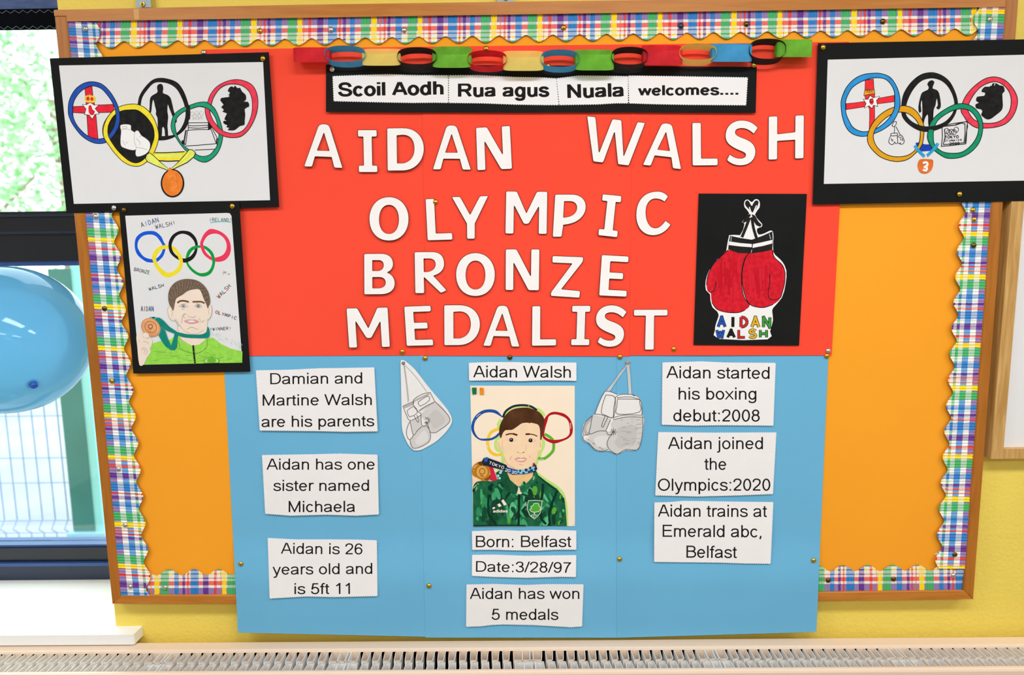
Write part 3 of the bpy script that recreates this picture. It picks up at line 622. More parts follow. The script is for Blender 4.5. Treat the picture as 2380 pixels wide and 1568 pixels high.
# ------------------------------------------------------------------ white cut-out letters
def outline(t):
    """unit-box outline: corners, and 'c' cubic pieces"""
    out = []; tk = t.split(); i = 0
    while i < len(tk):
        if tk[i] == 'c':
            v = [tuple(map(float, q.split(','))) for q in tk[i+1:i+4]]; p0 = out[-1][:2]; i += 4
            for k in range(1, 11):
                u = k/10; out.append(tuple((1-u)**3*p0[q]+3*u*(1-u)**2*v[0][q]+3*u*u*(1-u)*v[1][q]+u**3*v[2][q] for q in (0, 1))+(0,))
        else: out.append(tuple(map(float, tk[i].split(',')))+(1,)); i += 1
    return out
UNIT = {
'I': ['0,1 1,1 1,.83 .74,.83 .74,.17 1,.17 1,0 0,0 0,.17 .27,.17 .27,.83 0,.83'],
'L': ['0,1 .36,1 .36,.175 1,.175 1,0 0,0'], 'T': ['0,1 1,1 1,.835 .61,.835 .60,0 .32,0 .345,.835 0,.835'],
'E': ['0,1 1,1 1,.84 .35,.84 .35,.59 .84,.59 .84,.42 .35,.42 .35,.165 1,.165 1,0 0,0'],
'H': ['0,1 .26,1 .26,.59 .74,.62 .74,1 1,1 1,0 .74,0 .74,.43 .26,.42 .26,0 0,0'],
'N': ['0,1 .33,1 .74,.36 .74,1 1,1 1,0 .68,0 .25,.65 .25,0 0,0'], 'M': ['0,1 .27,1 .5,.5 .74,1 1,1 1,0 .79,0 .79,.63 .56,.23 .44,.23 .21,.65 .21,0 0,0'],
'A': ['.37,1 .63,1 1,0 .77,0 .70,.24 .29,.24 .22,0 0,0', '.5,.79 .645,.39 .34,.39'],
'W': ['0,1 .155,1 .275,.23 .435,1 .595,1 .695,.215 .86,1 1,1 .80,0 .61,0 .497,.70 .365,0 .19,0'],
'Z': ['0,1 1,1 1,.88 .37,.195 1,.18 1,0 0,0 0,.1 .64,.82 0,.82'], 'Y': ['0,1 .24,1 .5,.58 .76,1 1,1 .64,.36 .64,0 .40,0 .40,.36'],
'D': ['0,1 .42,1 c .80,1 1,.78 1,.52 c 1,.22 .75,0 .42,0 0,0', '.27,.82 .27,.18 .44,.18 c .64,.22 .73,.35 .73,.52 c .73,.72 .62,.83 .42,.83'],
'B': ['0,1 .55,1 c .82,1 .95,.89 .95,.74 c .95,.65 .88,.57 .76,.535 c .93,.49 1,.38 1,.27 c 1,.1 .82,0 .55,0 0,0', '.28,.83 .28,.58 .46,.58 c .58,.59 .63,.65 .63,.71 c .63,.79 .57,.83 .46,.83', '.28,.42 .28,.16 .48,.16 c .63,.17 .69,.22 .69,.29 c .69,.37 .62,.42 .48,.42'],
'R': ['0,1 .55,1 c .85,1 .95,.88 .95,.72 c .95,.56 .80,.46 .60,.42 1,.07 .80,0 .30,.38 .30,0 0,0', '.30,.83 .30,.52 .42,.52 c .60,.55 .66,.63 .66,.70 c .66,.79 .58,.83 .46,.83'],
'P': ['0,1 .52,1 c .86,1 1,.84 1,.69 c 1,.50 .80,.31 .33,.28 .30,0 0,0', '.31,.83 .31,.46 c .58,.47 .71,.56 .71,.68 c .71,.77 .62,.83 .48,.83'],
'O': ['.5,1 c .82,1 1,.76 1,.5 c 1,.22 .82,0 .5,0 c .18,0 0,.22 0,.5 c 0,.76 .18,1 .5,1', '.5,.81 c .66,.81 .742,.66 .742,.485 c .742,.31 .66,.165 .5,.165 c .34,.165 .258,.31 .258,.485 c .258,.66 .34,.81 .5,.81'],
'C': ['.94,.88 c .85,.97 .74,1 .62,1 c .25,1 0,.80 0,.46 c 0,.18 .2,0 .48,0 c .72,0 .9,.12 1,.25 .84,.345 c .72,.22 .64,.175 .55,.175 c .38,.175 .29,.34 .29,.52 c .29,.70 .40,.825 .56,.825 c .68,.825 .74,.80 .83,.755'],
'S': ['1,.835 c .85,.95 .70,1 .5,1 c .2,1 0,.85 0,.66 c 0,.50 .14,.43 .34,.36 c .52,.30 .62,.29 .62,.235 c .62,.19 .55,.165 .45,.165 c .32,.165 .22,.21 .14,.255 .05,.12 c .18,.03 .32,0 .47,0 c .75,0 .93,.13 .93,.31 c .93,.47 .78,.54 .60,.595 c .42,.64 .31,.67 .31,.735 c .31,.79 .40,.815 .51,.815 c .64,.815 .75,.77 .87,.69'],
}
def rounded(pts, r):
    n = len(pts); out = []; sg = 1 if area(pts) > 0 else -1
    for i in range(n):
        p, a, b = pts[i], pts[i-1], pts[(i+1) % n]
        if not p[2]: out.append(p[:2]); continue
        d1 = math.hypot(a[0]-p[0], a[1]-p[1]); d2 = math.hypot(b[0]-p[0], b[1]-p[1])
        cr = abs((p[0]-a[0])*(b[1]-p[1])-(p[1]-a[1])*(b[0]-p[0]))/max(1e-6, d1*d2)
        if cr < .25: out.append(p[:2]); continue
        cv = ((p[0]-a[0])*(b[1]-p[1])-(p[1]-a[1])*(b[0]-p[0]))*sg > 0
        q = min(r*p[2] if cv else 1.0, d1*.42, d2*.42); A = (p[0]+(a[0]-p[0])/d1*q, p[1]+(a[1]-p[1])/d1*q); B = (p[0]+(b[0]-p[0])/d2*q, p[1]+(b[1]-p[1])/d2*q)
        for k in range(6):
            u = k/5; out.append(((1-u)**2*A[0]+2*u*(1-u)*p[0]+u*u*B[0], (1-u)**2*A[1]+2*u*(1-u)*p[1]+u*u*B[1]))
    c = [out[0]]
    for q in out[1:]:
        if math.hypot(q[0]-c[-1][0], q[1]-c[-1][1]) > .25: c.append(q)
    if math.hypot(c[0][0]-c[-1][0], c[0][1]-c[-1][1]) < .25: c.pop()
    return c
M_LET = mat('#f8f0ed', .7, .1, .015, 40); M_INK = mat('#1c1b1b', .7, .1)
c1, c2, c3, c4, c5, c6 = (680, 250, 4.4074), (1340, 250, 4.25), (1160, 430, 4.958), (780, 560, 2.9024), (780, 690, 5.6667), (1160, 690, 5.409)
T1, T2, T3, T4 = 'first headline line', 'OLYMPIC line', 'BRONZE line', 'MEDALIST line'
LET = [  # glyph, crop, corners tl tr br bl, what it is
('A', c1, '120,160 524,172 517,622 113,605', 'letter A that starts the '+T1), ('I', c1, '665,226 865,226 873,664 675,664', 'slab letter I, second in the '+T1),
('D', c1, '965,208 1345,203 1352,645 970,649', 'letter D, third in the '+T1), ('A', c1, '1432,178 1825,178 1832,640 1432,636', 'letter A between D and N in the '+T1),
('N', c1, '1875,203 2230,183 2252,630 1890,645', 'letter N ending the left word of the '+T1), ('W', c2, '100,80 682,148 634,588 52,522', 'tilted letter W starting the right word of the '+T1),
('A', c2, '700,131 1088,175 1038,612 650,568', 'tilted letter A right of the W in the '+T1), ('L', c2, '1140,147 1395,145 1398,573 1143,575', 'letter L in the right word of the '+T1),
('S', c2, '1470,122 1795,124 1793,575 1465,572', 'letter S in the right word of the '+T1), ('H', c2, '1895,85 2250,71 2246,503 1893,518', 'letter H at the end of the '+T1),
('O', c1, '783,912 1192,912 1192,1365 783,1365', 'letter O that starts the '+T2), ('L', c1, '1358,932 1622,925 1642,1355 1380,1363', 'letter L in the '+T2+', on the seam of the red sheets'),
('Y', c1, '1625,912 2010,900 2000,1345 1640,1348', 'letter Y in the '+T2), ('M', c3, '77,68 560,72 553,567 68,562', 'letter M in the '+T2), ('P', c3, '642,104 1012,104 983,600 613,600', 'letter P in the '+T2),
('I', c3, '1190,100 1415,122 1365,605 1138,580', 'tilted slab letter I in the '+T2), ('C', c3, '1575,70 1975,70 1985,582 1577,582', 'letter C that ends the '+T2),
('B', c4, '190,84 400,82 402,360 191,362', 'letter B that starts the '+T3), ('R', c4, '530,72 742,70 754,353 535,354', 'letter R in the '+T3), ('O', c4, '810,78 1077,78 1077,373 810,373', 'letter O in the '+T3),
('N', c3, '72,735 470,735 463,1216 70,1212', 'letter N in the '+T3), ('Z', c3, '612,812 975,826 930,1302 592,1280', 'letter Z in the '+T3), ('E', c3, '1180,800 1497,818 1472,1290 1148,1275', 'letter E that ends the '+T3),
('M', c5, '138,145 690,132 720,660 174,672', 'letter M that starts the '+T4), ('E', c5, '898,122 1255,108 1292,640 932,648', 'letter E in the '+T4), ('D', c5, '1425,103 1905,100 1908,634 1427,640', 'letter D in the '+T4),
('A', c4, '1000,432 1252,434 1244,715 992,708', 'letter A in the '+T4), ('L', c6, '413,110 722,107 722,613 408,617', 'letter L in the '+T4), ('I', c6, '915,105 1153,105 1138,610 900,610', 'slab letter I in the '+T4),
('S', c6, '1213,98 1612,100 1600,630 1213,630', 'letter S in the '+T4), ('T', c6, '1690,155 2123,153 2123,665 1690,667', 'letter T that ends the '+T4)]
for k, (ch, T, box, lab) in enumerate(LET):
    tl, tr, br_, bl_ = [(T[0]+p[0]/T[2], T[1]+p[1]/T[2]) for p in pp(box)]
    rg = random.Random(k)
    cy = (tl[1]+bl_[1])/2; a = Art(tilt(tl[1], .0232, bl_[1], .0232+.0006+rg.random()*.0016, tl[0]))
    loops = []
    for t in UNIT[ch]:
        pts = []
        for x, y, f in outline(t):
            y = 1-y; pts.append(((tl[0]*(1-x)+tr[0]*x)*(1-y)+(bl_[0]*(1-x)+br_[0]*x)*y, (tl[1]*(1-x)+tr[1]*x)*(1-y)+(bl_[1]*(1-x)+br_[1]*x)*y, f))
        if ch == 'A' and not loops: pts = [(p[0], p[1], 2.2 if i < 2 else 1) for i, p in enumerate(pts)]
        loops.append(rounded(pts, 4.5 if not loops else 1.0))
    a.slab(loops, M_INK, .0003)
    a.fill([inset(l, 1.05 if j == 0 else -.75) for j, l in enumerate(loops)], M_LET)
    tag(a.build('cutout_letter'), 'white cut-out '+lab, 'letter', 'white headline letters')

# ------------------------------------------------------------------ fact cards with pinked edges
M_CARD = mat('#f2eceb', .8, .1, .012, 30, name='white_card'); M_TXT = mat('#1b1715', .7, .1)
def pinked(pts, per=5.2, amp=1.7, soft=6):
    """outline with a zigzag cut; corner points stay corners"""
    n = len(pts); out = []
    for i in range(n):
        p, q = pts[i], pts[(i+1) % n]; L = math.hypot(q[0]-p[0], q[1]-p[1]); k = max(2, round(L/per)); ux, uy = (q[0]-p[0])/L, (q[1]-p[1])/L
        for j in range(k):
            t = j/k; out.append((p[0]+(q[0]-p[0])*t, p[1]+(q[1]-p[1])*t)); t = (j+.5)/k
            out.append((p[0]+(q[0]-p[0])*t-uy*amp, p[1]+(q[1]-p[1])*t+ux*amp))
    return out
def wavy(s, T):
    """card outline from crop pixels, edges eased into soft waves between the four corners"""
    pts = [(T[0]+p[0]/T[2], T[1]+p[1]/T[2]) for p in pp(s)]; return pts
def card(T, shape, lines, label, k):
    pts = wavy(shape, T); y0 = min(p[1] for p in pts); y1 = max(p[1] for p in pts)
    fine = pinked(pts)
    a = Art(tilt(y0, bdep(y0, 2)+.0014, y1, bdep(y1, 2)+.0030))
    a.slab(fine, M_CARD, .0003)
    a.T = T
    for t, xa, ya, xb, yb, h in lines: typed(a, t, xa, ya, xb, yb, h, M_TXT)
    tag(a.build('fact_card'), label, 'card', 'fact cards on the blue sheets')
F6, Q0, R0, S0 = (560, 820, 2.6133), (1060, 820, 3.734), (1060, 1210, 5.6), (1490, 820, 3.0745)
card(F6, '88,103 300,99 480,90 600,89 812,85 833,478 640,481 480,477 112,473', [('Damian and', 178, 190, 737, 185, 68), ('Martine Walsh', 132, 320, 795, 316, 68), ('are his parents', 125, 450, 810, 445, 68)], 'white zigzag-edged card about his parents, top left on the blue', 0)
card(F6, '125,617 440,612 600,608 832,615 840,982 700,990 520,984 300,990 145,978', [('Aidan has one', 155, 709, 813, 708, 68), ('sister named', 196, 838, 778, 837, 68), ('Michaela', 290, 966, 693, 965, 68)], 'white zigzag-edged card about his one sister, middle of the left blue sheet', 1)
card(F6, '160,1120 330,1129 520,1129 700,1130 828,1135 832,1478 560,1484 400,1480 172,1493', [('Aidan is 26', 242, 1219, 738, 1223, 67), ('years old and', 192, 1346, 798, 1341, 67), ('is 5ft 11', 325, 1464, 662, 1463, 67)], 'white zigzag-edged card about his age and height, bottom of the left blue sheet', 2)
card(Q0, '107,82 300,75 530,76 700,83 830,78 1048,80 1048,245 780,240 540,248 400,240 110,243', [('Aidan Walsh', 148, 212, 996, 215, 103)], 'small white name card directly above the painted portrait', 3)
card(R0, '200,128 400,122 600,113 830,124 1050,117 1250,110 1570,122 1570,380 1300,380 1050,393 700,387 500,380 205,383', [('Born: Belfast', 258, 343, 1508, 341, 150)], 'small white birthplace card just below the painted portrait', 4)
card(R0, '203,437 500,433 900,448 1200,444 1570,440 1565,735 1350,733 930,745 500,735 200,720', [('Date:3/28/97', 258, 662, 1498, 677, 140)], 'small white birth date card, second below the painted portrait', 5)
card(R0, '130,822 500,815 900,828 1200,817 1665,820 1645,1378 1500,1388 1350,1380 1000,1360 600,1352 450,1360 330,1376 125,1383', [('Aidan has won', 178, 1017, 1605, 1016, 146), ('5 medals', 462, 1287, 1332, 1289, 146)], 'white card about medals won, lowest in the middle blue sheet', 6)
card(S0, '150,65 430,57 600,65 965,68 948,522 560,519 380,522 145,515', [('Aidan started', 180, 180, 918, 185, 87), ('his boxing', 268, 333, 824, 333, 87), ('debut:2008', 230, 488, 848, 490, 87)], 'white card about starting boxing, topmost of the three on the right blue sheet', 7)
card(S0, '120,562 520,566 970,564 945,1010 700,1020 400,1028 98,1020', [('Aidan joined', 192, 687, 871, 687, 87), ('the', 447, 835, 609, 835, 87), ('Olympics:2020', 120, 984, 924, 983, 87)], 'white card about joining the games, middle of the three on the right blue sheet', 8)
card(S0, '92,1065 200,1062 300,1053 620,1058 948,1062 928,1508 740,1506 560,1500 90,1495', [('Aidan trains at', 120, 1169, 904, 1172, 87), ('Emerald abc,', 154, 1313, 860, 1317, 87), ('Belfast', 324, 1462, 689, 1465, 87)], 'white card about his boxing club, lowest of the three on the right blue sheet', 9)

# ------------------------------------------------------------------ welcome banner
M_BCARD = mat('#181818', .8, .1, .06, 8, name='black_card')
bpl = tilt(150, .0232, 262, .0262)
ban = thing('welcome_banner', at(1257, 262, bpl), 'long black card banner with bold printed welcome words above the white letters', 'banner')
a = Art(bpl); a.slab([(757.7, 150), (1480, 153), (1480, 260.5), (1200, 261.5), (757.7, 260)], M_BCARD, .0004); a.slab([(1476, 153), (1759, 155.7), (1756.4, 262.4), (1476, 261)], M_BCARD, .0004, off=.0002); a.build('banner_backing', ban)
C5, C6 = (660, 60, 3.8387), (1260, 60, 3.606)
for pts, T, words in (('772,176 835,173.5 900,171.5 970,173.5 1043,174 1043,240 1010,239.5 960,240 900,239 774.6,236', C5, [('Scoil Aodh', 481, 628, 1425, 612, 119)]),
        ('1042,174 1110,173.5 1200,178 1260,179 1294,181 1300,245 1270,245 1200,244 1120,241 1042,240', C5, [('Rua agus', 1552, 632, 2368, 630, 117)]),
        ('1292,181 1345,174.5 1400,175 1461,176 1461,241 1430,241 1390,243.5 1299,245', C6, [('Nuala', 212, 605, 689, 592, 114)]),
        ('1459,174.5 1560,176 1739,179 1735,245.5 1600,244.5 1520,243 1461,241', C6, [('welcomes....', 802, 583, 1645, 577, 84)])):
    a = Art((bpl[0]+.0006, 0, bpl[2])); a.slab(pinked(pp(pts), 5.6, 1.9), M_CARD, .0003); a.T = T
    for wd in words: typed(a, *wd, M_TXT, 1)
    a.build('word_strip', ban)

# ------------------------------------------------------------------ colours for the drawings
K = M_INK
def C(h, var=.12, s=90): return mat(h, .75, .08, var, s)
W_ = mat('#e4e1e1', .8, .1, .01, 20, name='drawing_paper'); WH = mat('#f4f0ee', .8, .1); GR = mat('#8f8c8c', .8, .08); GR2 = mat('#c4c0be', .8, .08); GR3 = mat('#dcd8d6', .8, .08)
BLK = C('#1a1918', .2); RED = C('#ea2c3c', .1); BLU = C('#2450b0'); YEL = C('#f4dc34', .08); GRN = C('#1f9a72', .1); PNK = C('#ee3f55', .12)
def poster(name, mount, pl, paper, draw, label, T=(0, 0, 1), pm=None):
    """black card mount with a drawing stuck on it"""
    base = at(sum(p[0] for p in mount)/len(mount), max(p[1] for p in mount), pl)
    t = thing(name, base, label, 'picture')
    a = Art(pl); a.slab(mount, M_BCARD, .0004); a.build('card_mount', t)
    q = pl if isinstance(pl, tuple) else (pl, 0, 0)
    a = Art((q[0]+.0004, q[1], q[2])); a.slab(paper, pm or W_, .0002); draw(a); a.build('drawing_sheet', t)
    return t
def draw_ring_left(a):
    B3, B4 = (140, 170, 5.226), (380, 170, 5.227)
    a.T = B3
    R2 = mat('#e62639', .75, .08, .1, 70)
    a.shape('300,185 385,153 398,280 418,380 437,540 460,803 340,775 325,540 315,380', R2, K, 7, 0)
    a.shape('158,405 310,400 430,388 645,378 655,475 440,480 300,488 155,478', R2, K, 7, 0)
    a.shape('305,275 415,280 418,352 312,350', C('#f0cc3c'), None); a.fill('318,295 350,285 355,330 322,330', R2, 2); a.fill('370,290 400,300 400,330 368,332', R2, 2); a.line('358,255 358,290', 8, C('#f0cc3c'))
    a.shape('268,380 318,382 365,355 415,388 468,382 425,430 475,492 420,502 390,558 350,508 293,502 313,435', WH, K, 7, 0)
    a.fill('345,400 375,390 392,440 420,462 405,505 370,508 345,470', R2, 2)
    a.ring('940,380 960,280 1020,180 1110,88 1200,57 1310,68 1420,112 1490,200 1540,320 1572,450 1565,560 1530,660 1450,740 1330,800 1220,817 1120,800 1020,720 950,600 925,480',
           '978,385 1000,290 1060,200 1130,127 1210,110 1320,130 1410,190 1470,290 1510,400 1522,500 1500,600 1450,690 1380,745 1300,760 1200,762 1110,740 1040,660 985,560 970,470', BLK)
    a.fill('1175,180 1183,145 1215,128 1243,143 1252,190 1247,240 1300,262 1340,300 1362,380 1380,460 1408,545 1416,590 1392,598 1362,520 1322,420 1306,380 1302,470 1312,530 1302,640 1312,772 1275,772 1268,690 1253,655 1238,670 1232,775 1190,765 1185,640 1180,540 1160,500 1165,460 1150,400 1130,320 1115,380 1105,470 1082,480 1086,400 1090,310 1118,270 1172,240 1182,212', BLK, 2)
    yo = '515,700 530,610 600,500 700,415 830,378 940,380 1040,430 1120,520 1175,640 1197,760 1180,860 1130,980 1050,1075 960,1127 860,1122 760,1070 660,970 580,860 530,780'
    yi = '578,700 590,620 650,520 740,460 840,445 930,448 1000,490 1070,560 1125,650 1142,760 1120,850 1080,950 1020,1040 940,1087 860,1075 780,1020 690,930 620,830 585,760'
    a.fill(yi, BLK, 4)
    a.shape('735,630 850,628 862,690 920,730 962,800 952,870 915,928 860,932 790,912 740,882 732,800 740,710', WH, GR, 4)
    a.shape('905,720 945,698 985,755 1050,800 1090,850 1082,930 1030,985 940,1012 915,975 922,890 900,830', WH, GR, 4)
    for q in ('740,690 800,680 855,690', '745,650 800,645 805,668 748,668', '760,820 790,880', '800,830 815,855', '930,900 990,910 1060,930', '920,790 970,840 960,870', '960,775 985,755'): a.line(q, 4, GR)
    a.ring(yo, yi, YEL, K, 8)
    a.ring('97,470 110,330 180,200 280,125 385,103 500,130 600,220 680,350 720,480 717,620 660,740 570,832 470,855 370,832 260,760 170,650 120,560',
           '153,470 163,350 230,240 320,175 400,155 490,183 560,250 630,350 672,460 672,580 632,690 560,772 470,799 390,787 300,737 210,642 163,550', BLU, K, 8)
    a.line('520,700 530,640 560,560 600,500', 8, K); a.fill('528,690 575,700 590,770 610,820 575,860 540,790', YEL, 2); a.line('520,700 530,780 580,862', 8, K); a.line('576,700 585,760 618,830', 8, K)
    a.T = B4
    for q in ('300,602 540,600', '302,634 380,640 540,632', '304,660 420,668 548,655', '304,692 420,685 556,684', '300,560 300,700', '292,690 268,872', '278,690 250,850', '268,690 242,845', '570,662 640,852', '592,672 662,805', '270,885 450,872 640,855', '380,934 620,922'): a.line(q, 8, K)
    a.fill('540,570 556,590 600,655 555,690 540,690', K); a.fill('220,815 250,815 265,875 222,852', K); a.fill('642,790 660,792 650,872 638,850', K)
    for x, y in ((350, 497), (405, 490), (460, 488), (378, 518), (434, 512)): a.line(ell(x, y, 25, 27, n=20), 3, GR2, 0, True)
    hand(a, '2020', 345, 560, 480, 555, 22, 3, GR2)
    go, gi = '92,640 105,560 140,490 220,430 330,385 430,355 520,352 590,395 640,460 680,560 712,670 720,760 700,870 660,960 600,1030 520,1077 450,1072 380,1035 290,960 210,870 150,780 105,710', '140,640 150,570 190,510 260,460 340,430 440,403 510,420 570,455 620,520 650,600 670,700 670,790 650,880 610,940 560,990 490,1010 420,997 350,950 270,900 200,820 160,740'
    a.ring(go, gi, GRN, K, 8)
    a.line('296,395 300,480 296,560', 50, BLK)
    ro, ri = '540,340 570,260 640,170 740,110 860,78 970,90 1070,138 1127,230 1147,350 1132,480 1085,602 1020,702 940,767 850,782 760,772 670,732 590,652 530,560 505,450 520,390', '580,380 610,290 680,190 770,140 860,132 950,150 1030,210 1070,290 1080,400 1070,500 1030,610 970,690 890,727 800,727 710,692 620,600 570,500 562,430'
    a.ring(ro, ri, PNK, K, 8)
    a.fill(catmull(pp('510,420 520,350 590,395 640,460 620,520 570,455'), True, 3), GRN); a.line('520,352 590,395 640,460', 8, K); a.line('440,403 510,420 570,455 620,520', 8, K)
    a.fill('780,215 805,170 835,160 852,175 868,150 890,175 905,182 930,178 955,225 998,262 1002,320 975,345 1025,348 1040,390 1010,418 985,440 993,500 985,580 982,627 930,640 890,672 850,694 780,690 800,665 765,655 775,630 750,622 725,600 735,578 775,580 740,560 765,500 765,485 715,465 735,445 700,410 730,382 692,335 705,300 790,290 800,268 785,270 808,238', BLK, 2)
    a.line(ell(1026, 385, 12, 24, n=14), 6, BLK, 0, True)
    a.T = B3
    YL = C('#e6ea6a', .1, 60)
    a.shape('1120,985 1150,962 1380,962 1510,953 1550,950 1545,1000 1440,1062 1190,1062', YEL, None, 0, 0); a.fill('1150,985 1480,975 1470,1025 1160,1020', YL, 0)
    a.line('1150,965 1300,965 1510,953', 12, K); a.line('1190,1060 1310,1068 1440,1062', 12, K)
    a.shape('1085,965 1120,990 1200,1065 1335,1180 1290,1172 1180,1130 1060,1075 1035,1035 1050,990', YL, K, 8, 0)
    a.T = B4; a.shape('310,928 350,930 387,965 372,1012 290,1082 110,1168 85,1170 190,1070 275,975', YL, K, 9, 0); a.line('330,950 290,1020 150,1130', 12, YEL)
    a.T = B3; a.fill(ell(1363, 1336, 143, 172), K); a.fill(ell(1363, 1334, 124, 156), C('#ee7f2c', .16, 60)); a.fill('1315,1165 1335,1142 1352,1165 1356,1195 1312,1195', C('#ee7f2c', .16, 60), 2)
    a.line('1320,1265 1380,1240 1400,1290 1350,1320 1400,1330 1405,1380 1340,1390', 5, C('#f6a860')); a.line('1345,1420 1375,1390 1390,1420 1370,1440 1345,1420', 4, C('#f6a860'))
poster('ring_poster', [(115.5, 135.5), (625, 121.2), (649, 481), (154.7, 495.3)], .0272, [(137.1, 152.1), (611.4, 144.1), (627.6, 465), (171.6, 473.6)], draw_ring_left,
       'black mounted drawing of five linked rings with orange medal, overlapping the window')
def draw_ring_right(a):
    a.T = (1900, 160, 4.958); LB = C('#2f93d6', .14, 50); OC = C('#e2a01c', .06); GN = C('#129268', .1); R2 = C('#ee2f36', .06)
    a.shape('550,130 645,118 652,240 660,300 658,440 660,560 650,680 595,712 600,560 600,470 545,320', R2, K, 6, 0)
    a.shape('330,400 440,390 560,373 720,335 885,305 888,378 680,405 545,437 330,470', R2, K, 6, 0)
    a.shape('545,245 655,238 662,285 600,292 533,306', C('#f0a42a'), K, 6, 0)
    for i in range(4): a.line(ell(568+i*22, 258, 10, 12, n=12), 4, K, 0, True)
    a.shape('720,315 680,365 695,432 645,420 628,458 595,425 540,452 560,400 528,350 582,350 605,305 640,332', WH, K, 7, 0)
    a.fill('600,360 640,345 648,390 625,415 600,392', R2, 2); a.line('640,343 605,355 612,385 640,375', 10, K)
    ko, ki = '965,500 975,340 1020,230 1100,130 1200,60 1320,38 1430,70 1520,140 1582,250 1617,370 1610,460 1570,560 1500,640 1400,695 1290,724 1190,717 1090,670 1000,590', '1022,430 1050,340 1110,230 1200,140 1310,110 1410,130 1490,190 1550,290 1577,400 1560,500 1490,590 1400,640 1290,662 1190,652 1100,612 1035,550 1015,490'
    a.ring(ko, ki, BLK)
    a.fill('1265,180 1283,145 1320,130 1347,150 1337,185 1327,225 1370,240 1402,280 1422,400 1416,450 1390,468 1368,445 1387,420 1375,340 1360,420 1340,470 1335,560 1332,650 1280,660 1275,560 1265,525 1235,580 1217,655 1188,645 1207,550 1207,420 1200,360 1190,420 1197,490 1170,502 1163,430 1183,330 1208,270 1272,240 1280,205', BLK, 2)
    a.fill('1895,240 1930,205 1985,205 2010,170 2060,165 2100,190 2145,200 2157,260 2130,290 2137,420 2120,480 2060,530 2000,575 1950,582 1910,555 1885,530 1900,490 1880,465 1830,455 1820,410 1860,390 1828,370 1840,320 1920,310 1930,275 1895,268', BLK, 2)
    for q in ('2010,168 2002,195', '2045,168 2040,190'): a.line(q, 8, WH)
    oo, oi = '575,800 590,720 640,620 720,530 820,465 930,430 1030,428 1120,470 1190,560 1227,660 1224,770 1202,880 1130,970 1040,1042 930,1067 820,1052 720,1010 640,940 590,870', '645,800 655,720 700,650 770,580 850,525 930,500 1020,505 1090,545 1150,610 1180,690 1185,780 1165,870 1120,940 1040,995 940,1012 840,1002 750,960 680,890'
    bo, bi = '272,430 280,340 330,220 420,120 530,65 650,50 740,56 840,100 910,200 945,310 952,420 920,520 860,620 770,690 680,735 570,772 480,774 390,740 330,670 290,560', '325,430 330,350 390,230 470,165 550,130 660,103 770,113 840,170 885,260 890,380 880,470 830,560 760,632 670,692 570,722 490,717 410,672 360,592 328,510'
    a.ring(bo, bi, LB, K, 9); a.ring(oo, oi, OC, K, 9)
    ro = '1655,480 1680,370 1740,270 1830,180 1940,110 2050,93 2160,130 2250,220 2302,330 2297,440 2250,550 2170,630 2060,670 1930,682 1830,677 1740,620 1690,550'; ri = '1730,470 1745,400 1800,300 1880,210 1980,160 2070,150 2160,200 2220,290 2232,390 2210,490 2150,570 2060,617 1950,627 1860,612 1790,570'
    a.ring(ro, ri, PNK, K, 9)
    go, gi = '1270,800 1280,700 1310,610 1380,530 1480,460 1590,408 1700,403 1790,438 1860,510 1902,610 1902,720 1872,830 1810,920 1720,990 1610,1027 1490,1027 1400,980 1320,910', '1335,790 1340,700 1375,610 1450,540 1560,480 1660,460 1750,480 1820,550 1857,640 1850,740 1810,830 1740,910 1660,960 1560,972 1460,960 1390,920 1345,860'
    a.ring(go, gi, GN, K, 9)
    a.ringpart(bo, bi, LB, -32, 28, K, 9); a.ringpart(ko, ki, BLK, 222, 318)
    for q in ('885,605 860,650 880,665 905,640 910,610 885,605', '890,660 885,740', '905,665 955,760', '845,745 915,740 920,765 850,770 845,745', '830,800 822,840 840,865 870,870 885,850 890,840 900,860 922,855 925,820 918,765', '845,770 830,800', '925,790 940,770 970,765 995,810 1000,840 985,862 960,868 955,850 945,865 932,850', '850,800 858,830', '865,810 870,835', '955,800 965,825', '975,795 985,830', '940,790 970,785'): a.line(q, 7, K)
    for q in ('1448,662 1570,650 1725,605 1715,740 1700,858', '1470,660 1600,645 1700,632 1690,850', '1435,670 1440,780 1428,895', '1465,690 1470,780 1450,870', '1428,892 1560,880 1710,862', '1450,872 1560,862 1690,850', '1725,640 1712,860', '1440,660 1560,630 1722,608'): a.line(q, 9, K, 2)
    for x, y in ((1490, 715), (1545, 725), (1600, 700), (1515, 730), (1575, 728)): a.line(ell(x, y, 26, 30, n=18), 6, K, 0, True)
    hand(a, 'TOKYO', 1465, 802, 1630, 795, 30, 7, K); hand(a, 'Olympics', 1462, 838, 1668, 824, 27, 5, K); hand(a, '2020', 1520, 872, 1640, 866, 22, 6, K)
    a.fill('1132,850 1180,845 1230,868 1300,870 1330,860 1330,940 1200,950 1150,930', C('#1c3fae', .05)); a.ringpart(oo, oi, OC, -42, 2, K, 9); a.ringpart(go, gi, GN, 176, 222, K, 9)
    a.line('1125,880 1150,925 1235,1010', 34, C('#2f9fcf')); a.line('1388,855 1360,905 1262,1002', 34, C('#2f9fcf')); a.dot(1250, 1005, 11, WH)
    a.fill('1168,1058 1200,1038 1290,1040 1332,1052 1330,1120 1300,1182 1240,1207 1180,1187 1155,1120', C('#e0702c', .14, 50), 3)
    a.line('1215,1085 1255,1075 1268,1105 1235,1130 1262,1140 1250,1170 1215,1160', 24, WH)
trp = (.0276-.0046*.70, .0046, 0.0)
poster('ring_poster', [(1900.8, 100.4), (2452, 90), (2440, 466), (1888.7, 475)], trp, [(1923.8, 138.7), (2425, 126), (2416, 419), (1914.8, 427.2)], draw_ring_right,
       'large black mounted drawing of five linked rings with number 3 medal, top right corner')
